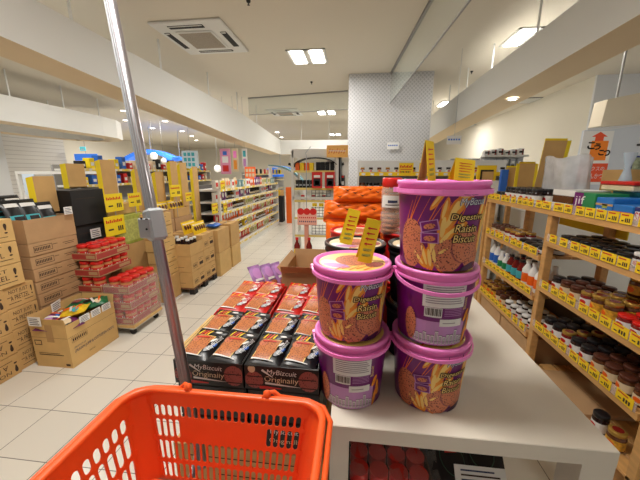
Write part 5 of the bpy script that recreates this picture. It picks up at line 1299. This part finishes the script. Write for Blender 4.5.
# grey shelf unit under the column with jars
def xgond(name, label, y, x0, x1, levels, depth, dx=0):
    t = thing(name, (x0, y, 0)); tag(t, label, 'shelf unit'); L = x1 - x0
    b = MB(); b.box(0, L, depth, depth + .03, 0, levels[-1] + .165, M_white); part(b, 'back_panel', t)
    for z in levels:
        c = MB(); c.box(.02, L - .02, 0, depth - .001, z - .03, z, M_greysh); c.box(.02, L - .02, -.006, 0, z - .035, z + .012, M_yellow)
        fn = lambda s_, q, o=0: (s_, -.006 - o, z - .035 + q); k = .05
        while k < L - .1: c.rect(fn, k, k + .045, .006, .035, M_paper, .001); k += .11
        part(c, 'shelf', t)
    for x in (0, L - .02): d = MB(); d.box(x, x + .02, 0, depth - .001, 0, levels[-1] - .04, M_steel); part(d, 'end_panel', t)
    return t
xgond('supermarket_shelf', 'grey shelf unit with yellow label strips in front of the lattice column', 3.9, .02, 1.95, [.5, .8, 1.17, 1.385], .40)
for lv, z in ((0, 1.17), (1, 1.385), (2, .8)):
    x = .08; i = 0
    while x < 1.88:
        k = random.choice([B, BR, SM, G] if lv else [B, BR]); s_ = 1.1 if lv == 0 else .8
        place(J[k], (x, 3.965, z + .001), P2, '%s, %s level of grey shelf by column, %s from left' % (k, ('middle', 'top', 'lower')[lv], nth(i)), scale=(s_, s_, s_)); x += .092 if lv != 1 else .105; i += 1
def ysign(x, y, z, w, h, lb, red=True):
    b = MB(); b.box(0, w, 0, .004, 0, h, M_yellow); fn = lambda s_, q, o=0: (s_, -o, q)
    for k in range(7): b.line(fn, w * (.08 + .12 * k), h * .62, w * (.14 + .12 * k), h * (.82 - .08 * (k % 2)), h * .10, M_red, .001, 2, 1); b.rect(fn, w * (.08 + .11 * k), w * (.15 + .11 * k), h * .22, h * .36, M_ink if k % 3 else M_red, .001)
    b.line(fn, w * .1, h * .5, w * .9, h * .48, h * .06, M_red, .001, 4, 1); tag(b.build('yellow_sign', loc=(x, y, z)), lb, 'sign')
ysign(.52, 3.86, 1.355, .17, .15, 'yellow sign with red writing standing left behind the tallest pail'); ysign(.76, 3.86, 1.355, .15, .15, 'yellow sign with red writing behind the edge-on price card')
b = MB(); b.box(.0, .20, 0, .03, 0, .17, M_yellow); b.box(.03, .17, -.002, 0, .0, .12, M_blackm); b.box(.05, .16, -.03, -.002, 0, .10, M_card); tag(b.build('yellow_display', loc=(1.38, 3.70, 1.30)), 'yellow framed carton display right of the tallest pail', 'display')
b = MB(); b.box(1.34, 1.64, 3.68, 3.84, 0, 1.299, M_steel); tag(b.build('display_stand'), 'white stand behind the tallest pail carrying the yellow framed display', 'stand')
# small hanging shelf signs
for i, (x, y, z) in enumerate([(.58, 6.15, 1.83), (1.42, 5.2, 1.83)]):
    b = MB(); b.box(0, .22, 0, .006, 0, .13, M_paper); fn = lambda s_, q, o=0: (s_, -o, q)
    for k in range(5): b.rect(fn, .02 + .038 * k, .045 + .038 * k, .06, .085, M_bluep, .001)
    b.box(.108, .112, .007, .010, 0, ZC - z, M_greyp); tag(b.build('aisle_sign', loc=(x, y, z)), ('small white and blue sign on the lattice column', 'small white and blue sign on a wire right of the column')[i], 'sign')
# white units along the right wall
t = thing('low_cabinet', (2.6, 5.4, 0)); tag(t, 'long low white cabinet before the right cream wall', 'cabinet')
b = MB(); b.box(-1.1, 1.0, 0, .5, 0, 1.40, M_steel); part(b, 'body', t); b = MB(); b.box(-1.12, 1.02, -.02, .52, 1.401, 1.46, M_white); part(b, 'top', t)
for (x, y, z, w, h, n, nm, ms) in [(1.60, 5.45, 1.461, .06, .16, 7, 'silver packet', (M_greyp, M_blackm)), (2.1, 5.45, 1.461, .055, .14, 5, 'white packet', (M_paper, M_navy))]:
    for i in range(n): small('packet', 'packet', '%s on the low white cabinet, %s from the left' % (nm, nth(i)), (x + i * (w + .008), y, z), (w, .06, h), ms[0], ((.1, .9, .2, .45, ms[1]), (.1, .9, .7, .8, ms[1])), nm + 's on the low cabinet')
t = thing('wall_rack', (1.95, 4.5, 0)); tag(t, 'white upright rack with rows of small packets right of the tallest pail', 'display rack')
b = MB(); b.box(-.25, .30, 0, .03, 0, 1.62, M_steel); b.box(-.25, .30, -.12, 0, 1.595, 1.62, M_steel); b.box(-.25, .3, -.12, 0, 1.40, 1.42, M_steel); b.box(-.25, .3, -.12, 0, 0, .1, M_steel); part(b, 'frame', t)
for i in range(6): small('hanging_packet', 'packet', 'silver and black packet on upright white rack, %s from left' % nth(i), (1.74 + i * .085, 4.44, 1.421), (.06, .05, .15), M_greyp, ((.15, .85, .1, .5, M_blackm), (.2, .8, .6, .8, M_paper)), 'packets on the upright rack')
for i in range(6): small('hanging_packet', 'packet', 'striped packet lying on top of the upright white rack, %s from the left' % nth(i), (1.74 + i * .085, 4.45, 1.621), (.07, .08, .06 + .012 * (i % 3)), M_paper, ((.1, .9, .3, .6, M_blackm), (.6, .9, .0, .9, M_bisc2)), 'packets on top of the rack')
t = thing('long_counter', (1.75, 2.95, 0)); tag(t, 'white counter visible between top and second level of the wooden rack', 'counter')
b = MB(); b.box(0, 2.2, .3, .9, 0, 1.0, M_steel); part(b, 'body', t); b = MB(); b.box(-.02, 2.22, .28, .92, 1.001, 1.04, M_white); part(b, 'top', t)
# poster wall
t = thing('poster_partition', (2.6, 4.0, 0)); tag(t, 'pale blue-white partition panel carrying posters behind the wooden rack', 'partition')
b = MB(); b.prism([(0, 0), (3.0, 0), (3.0, 2.15), (1.0, 1.98), (.3, 1.87), (.03, 1.87)], 'y', .02, .06, mat('panel_paleblue', (206, 212, 220), .6)); part(b, 'panel', t)
P = lambda s_, q, o=0: (s_, .0 - o, q)
b = MB(); b.box(.02, .34, .010, .019, 1.25, 1.86, M_white); fn = lambda s_, q, o=0: (.02 + s_, .009 - o, 1.25 + q)
b.rect(fn, .10, .28, .28, .50, mat('poster_orange', (250, 140, 40), .6), .0006)
b.add([fn(.13, .50, .001), fn(.22, .50, .001), fn(.22, .545, .001), fn(.26, .545, .001), fn(.175, .60, .001), fn(.09, .545, .001), fn(.13, .545, .001)], [(0, 1, 2, 3, 4, 5, 6)], mat('arrow_red', (232, 84, 44), .6))
for (ch, x, y, s_) in (('こ', .065, .41, .075), ('う', .135, .40, .07), ('こ', .195, .34, .055), ('つ', .25, .33, .065)):
    for (dx, dy) in ((0, 0), (.004, 0), (-.004, 0), (0, .004), (0, -.004)): b.text(fn, ch, x + dx, y + dy, s_, s_, M_black, .0014)
b.rect(fn, .0, .32, .03, .245, MATS['arrow_red'], .0006); b.text(fn, 'ミックスの', .05, .16, .24, .05, M_white, .0012); b.text(fn, 'とんかつ', .10, .07, .19, .06, M_white, .0012)
part(b, 'poster', t)
b = MB(); b.box(.58, .9, .010, .019, 1.33, 1.58, M_navy); b.box(.60, .88, .006, .010, 1.36, 1.56, mat('photo_mixed', (150, 160, 130), .6, noise=.6, nscale=20)); part(b, 'photo_poster', t)
b = MB(); b.box(.62, .9, .010, .019, 1.72, 1.95, M_paper); b.box(.63, .9, .006, .010, 1.84, 1.94, M_green); b.box(.60, .9, .006, .010, 1.69, 1.71, M_blackm); part(b, 'green_poster', t)
b = MB(); b.prism([(2.86, 1.93), (5.4, 2.1), (5.4, 2.45), (3.2, 2.28), (2.88, 2.22)], 'y', 4.12, 4.32, mat('cabinet_beige', (226, 214, 190), .7)); tag(b.build('hanging_cabinet'), 'beige hanging cabinet box above the poster partition', 'cabinet')
for (x, z, l) in ((3.1, 2.27, 'left'), (4.6, 2.385, 'right')): b = MB(); b.bar((x, 4.3, z), (x, 4.3, ZC), .02, .02, M_greysh); tag(b.build('hanger_rod'), 'thin grey rod hanging the beige cabinet from the ceiling, %s one' % l, 'rod')

# far left and far aisle
def fsign(name, x, y, z, w, h, m, lb, marks=(), emi=False, cat='sign'):
    b = MB(); b.box(0, w, 0, .03, 0, h, m); fn = lambda s_, q, o=0: (s_, -o, q)
    for (a0, a1, c0, c1, mm) in marks: b.rect(fn, a0 * w, a1 * w, c0 * h, c1 * h, mm, .003)
    return tag(b.build(name, loc=(x, y, z)), lb, cat)
fsign('blue_sign', -9.0, 9.0, 1.78, .80, .20, M_signb, 'lit blue sign band at far left above the header cards')
fsign('exit_sign', -8.76, 9.0, 2.08, .18, .12, M_signt, 'small lit teal sign above the blue sign band', ((.2, .8, .2, .5, M_white),))
fsign('hanging_banner', -4.15, 7.0, 1.50, .40, .40, mat('banner_blue', (214, 228, 238), .6), 'white hanging banner with blue lettering above the middle header cards', tuple((.12 + .25 * (k % 3), .3 + .25 * (k % 3), .1 + .3 * (k // 3), .3 + .3 * (k // 3), M_teal) for k in range(9)), cat='banner')
fsign('hanging_banner', -3.42, 7.5, 1.36, .26, .62, mat('banner_pink', (226, 150, 180), .6), 'pink hanging banner above the long aisle shelf', ((.2, .8, .1, .35, M_red), (.2, .8, .45, .7, M_paper), (.3, .7, .75, .9, M_bluep)), cat='banner')
fsign('hanging_banner', -3.10, 7.5, 1.42, .14, .56, M_cream, 'narrow cream hanging banner right of the pink one', ((.2, .8, .1, .5, M_wheat), (.2, .8, .6, .9, M_pink)), cat='banner')
fsign('hanging_banner', -2.88, 7.6, 1.50, .12, .48, M_paper, 'narrow white hanging banner, rightmost of the banners', ((.2, .8, .1, .5, M_lilac), (.2, .8, .6, .9, M_teal)), cat='banner')
fsign('orange_sign', -2.46, 6.6, 1.27, .24, .25, mat('sign_orange', (255, 120, 60), .6), 'orange sign board standing on the top of the long aisle shelf', tuple((.1 + .3 * (k % 3), .32 + .3 * (k % 3), .15 + .4 * (k // 3), .42 + .4 * (k // 3), M_cream) for k in range(6)))
b = MB(); b.tube([(-2.34, 6.62, 1.13), (-2.34, 6.62, 1.30)], .01, M_greyp); tag(b.build('sign_post'), 'short post of the orange sign board', 'post')
# overhead hangers for banners
for i, (x, y, z) in enumerate([(-3.95, 7.02, 1.9), (-3.29, 7.52, 1.98), (-3.03, 7.52, 1.98), (-2.82, 7.62, 1.98)]):
    b = MB(); b.tube([(x, y, z), (x, y, ZC)], .003, M_greyp, 5); tag(b.build('hanging_wire'), 'thin wire holding the %s banner from the left' % nth(i), 'wire')
for i, (x, y, z) in enumerate([(-8.6, 9.02, 1.98)]):
    b = MB(); b.tube([(x, y, z), (x, y, ZC)], .006, M_greyp, 5); tag(b.build('hanging_wire'), 'thin rod holding the lit blue sign band', 'wire')
# lit blue arches of the shops beyond
def arch(x0, x1, y, z0, z1, lb, m=M_signb, th=.14):
    b = MB(); n = 14; pts = [(x0 + (x1 - x0) * k / n, y, z0 + (z1 - z0) * math.sin(PI * k / n)) for k in range(n + 1)]
    for k in range(n): b.bar(pts[k], pts[k + 1], .5, th, m)
    b.box((x0 + x1) / 2 - .01, (x0 + x1) / 2 + .01, y - .01, y + .01, z1, ZC, M_greyp); tag(b.build('lit_arch'), lb, 'lit canopy')
arch(-9.5, -7.4, 12, 1.95, 2.25, 'lit blue curved canopy of a shop beyond the carton displays'); arch(-8.5, -7.1, 13, 1.85, 2.02, 'second lit blue canopy right of the larger one')
arch(-4.1, -2.9, 14, 1.50, 1.66, 'lit blue canopy at the end of the aisle', M_signb, .10); fsign('blue_sign', -3.9, 14, 1.22, .55, .10, M_signb, 'small lit blue sign below the canopy at the end of the aisle')
b = MB(); n = 12
for k in range(n):
    a0, a1 = PI * .5 * k / n, PI * .5 * (k + 1) / n
    for (r, m_) in ((1.0, mat('canopy_teal', (110, 160, 170), .5)), (.93, M_paper)): b.bar((-2.5 + r * math.sin(a0) * 1.0, 8.8, .98 + r * .62 * math.cos(a0)), (-2.5 + r * math.sin(a1) * 1.0, 8.8, .98 + r * .62 * math.cos(a1)), .4, .03, m_)
b.box(-1.53, -1.47, 8.7, 8.9, 0, 1.0, M_steel); b.box(-2.53, -2.47, 8.7, 8.9, 0, 1.62, M_steel); tag(b.build('curved_canopy'), 'pale curved canopy stand at the far end of the aisle', 'canopy')
small('orange_post', 'post', 'orange upright display at far end of the aisle', (-1.82, 8.3, 0), (.20, .15, 1.0), M_orange)
small('dark_bin', 'bin', 'dark low bin beside the orange upright display', (-2.2, 8.5, 0), (.30, .3, .75), M_blackm)
for i, c in enumerate((M_cream, M_yellow, M_card3)): small('end_pack', 'pack', 'pack on the dark bin at the far end of the aisle, %s from the left' % nth(i), (-2.29 + .10 * i, 8.5, .751), (.08, .1, .16), c, (), 'packs on the dark bin')
# white rail frame by the siding wall
t = thing('white_partition', (-5.0, 4.0, 0)); tag(t, 'white framed partition at far left behind the snack cartons', 'partition')
b = MB(); b.box(0, 1.6, -.02, .02, 1.37, 1.41, M_steel); b.box(0, .04, -.02, .02, 0, 1.369, M_steel); b.box(1.56, 1.6, -.02, .02, 0, 1.369, M_steel); part(b, 'frame', t)
b = MB(); b.box(.05, 1.55, .0, .01, .1, 1.1, M_paper); part(b, 'panel', t)
b = MB(); b.box(0, .20, 0, .01, 0, .30, mat('notice_blue', (206, 222, 238), .6)); tag(b.build('notice_board', loc=(-4.86, 3.95, 1.07)), 'pale blue notice hanging on the white partition', 'notice')
# distant gondolas with goods seen between the headers
gondola('supermarket_shelf', 'distant white shelf behind the carton headers on the left', -4.2, 4.2, 8.5, [.3, .6, .9, 1.20, 1.45], .4)
far = [('yellow pack', M_yellow2), ('red pack', M_red), ('black pack', M_blackm), ('blue pack', M_bluep), ('cream pack', M_cream)]
for lv, z in ((0, 1.20), (1, 1.45)):
    for i in range(24):
        nm, m_ = far[(i * 3 + lv * 2 + i // 4) % 5]; small('distant_pack', 'pack', '%s on %s level of distant left shelf, %s from near end' % (nm, ('lower', 'top')[lv], nth(i)), (-4.28, 4.35 + i * .17, z + .001), (.10, .12, .12 + (.05 if lv else .03) * ((i * 7) % 3)), m_, ((.2, .8, .3, .6, M_paper),), 'packs on the distant left shelf', P2)
gondola('supermarket_shelf', 'farther shelf unit with goods beyond the end of the aisle', -3.6, 10.5, 15, [.3, .7, 1.1, 1.35], .4)
for i in range(16): nm, m_ = far[(i * 2 + i // 3) % 5]; small('distant_pack', 'pack', '%s on top of farther shelf beyond aisle, %s from near end' % (nm, nth(i)), (-3.7, 10.7 + i * .26, 1.351), (.16, .16, .18), m_, (), 'packs on the farther shelf', P2)
for (x, y, z, r, lb) in [(-7.3, 10.5, 1.98, .13, 'white globe lamp beneath the lit blue canopy, larger one'), (-7.0, 10.6, 1.83, .09, 'white globe lamp beneath the lit blue canopy, smaller one'), (-4.3, 9.2, 1.52, .11, 'white round lamp above the long aisle shelf')]:
    b = MB(); n = 10; b.lathe([(r * math.sin(PI * k / n) + 1e-5, -r * math.cos(PI * k / n)) for k in range(n + 1)], mat('globe_white', (250, 248, 240), .5, emit=.9), 18); b.tube([(0, 0, r), (0, 0, ZC - z)], .006, M_greyp, 5)
    tag(b.build('globe_lamp', loc=(x, y, z)), lb, 'lamp')
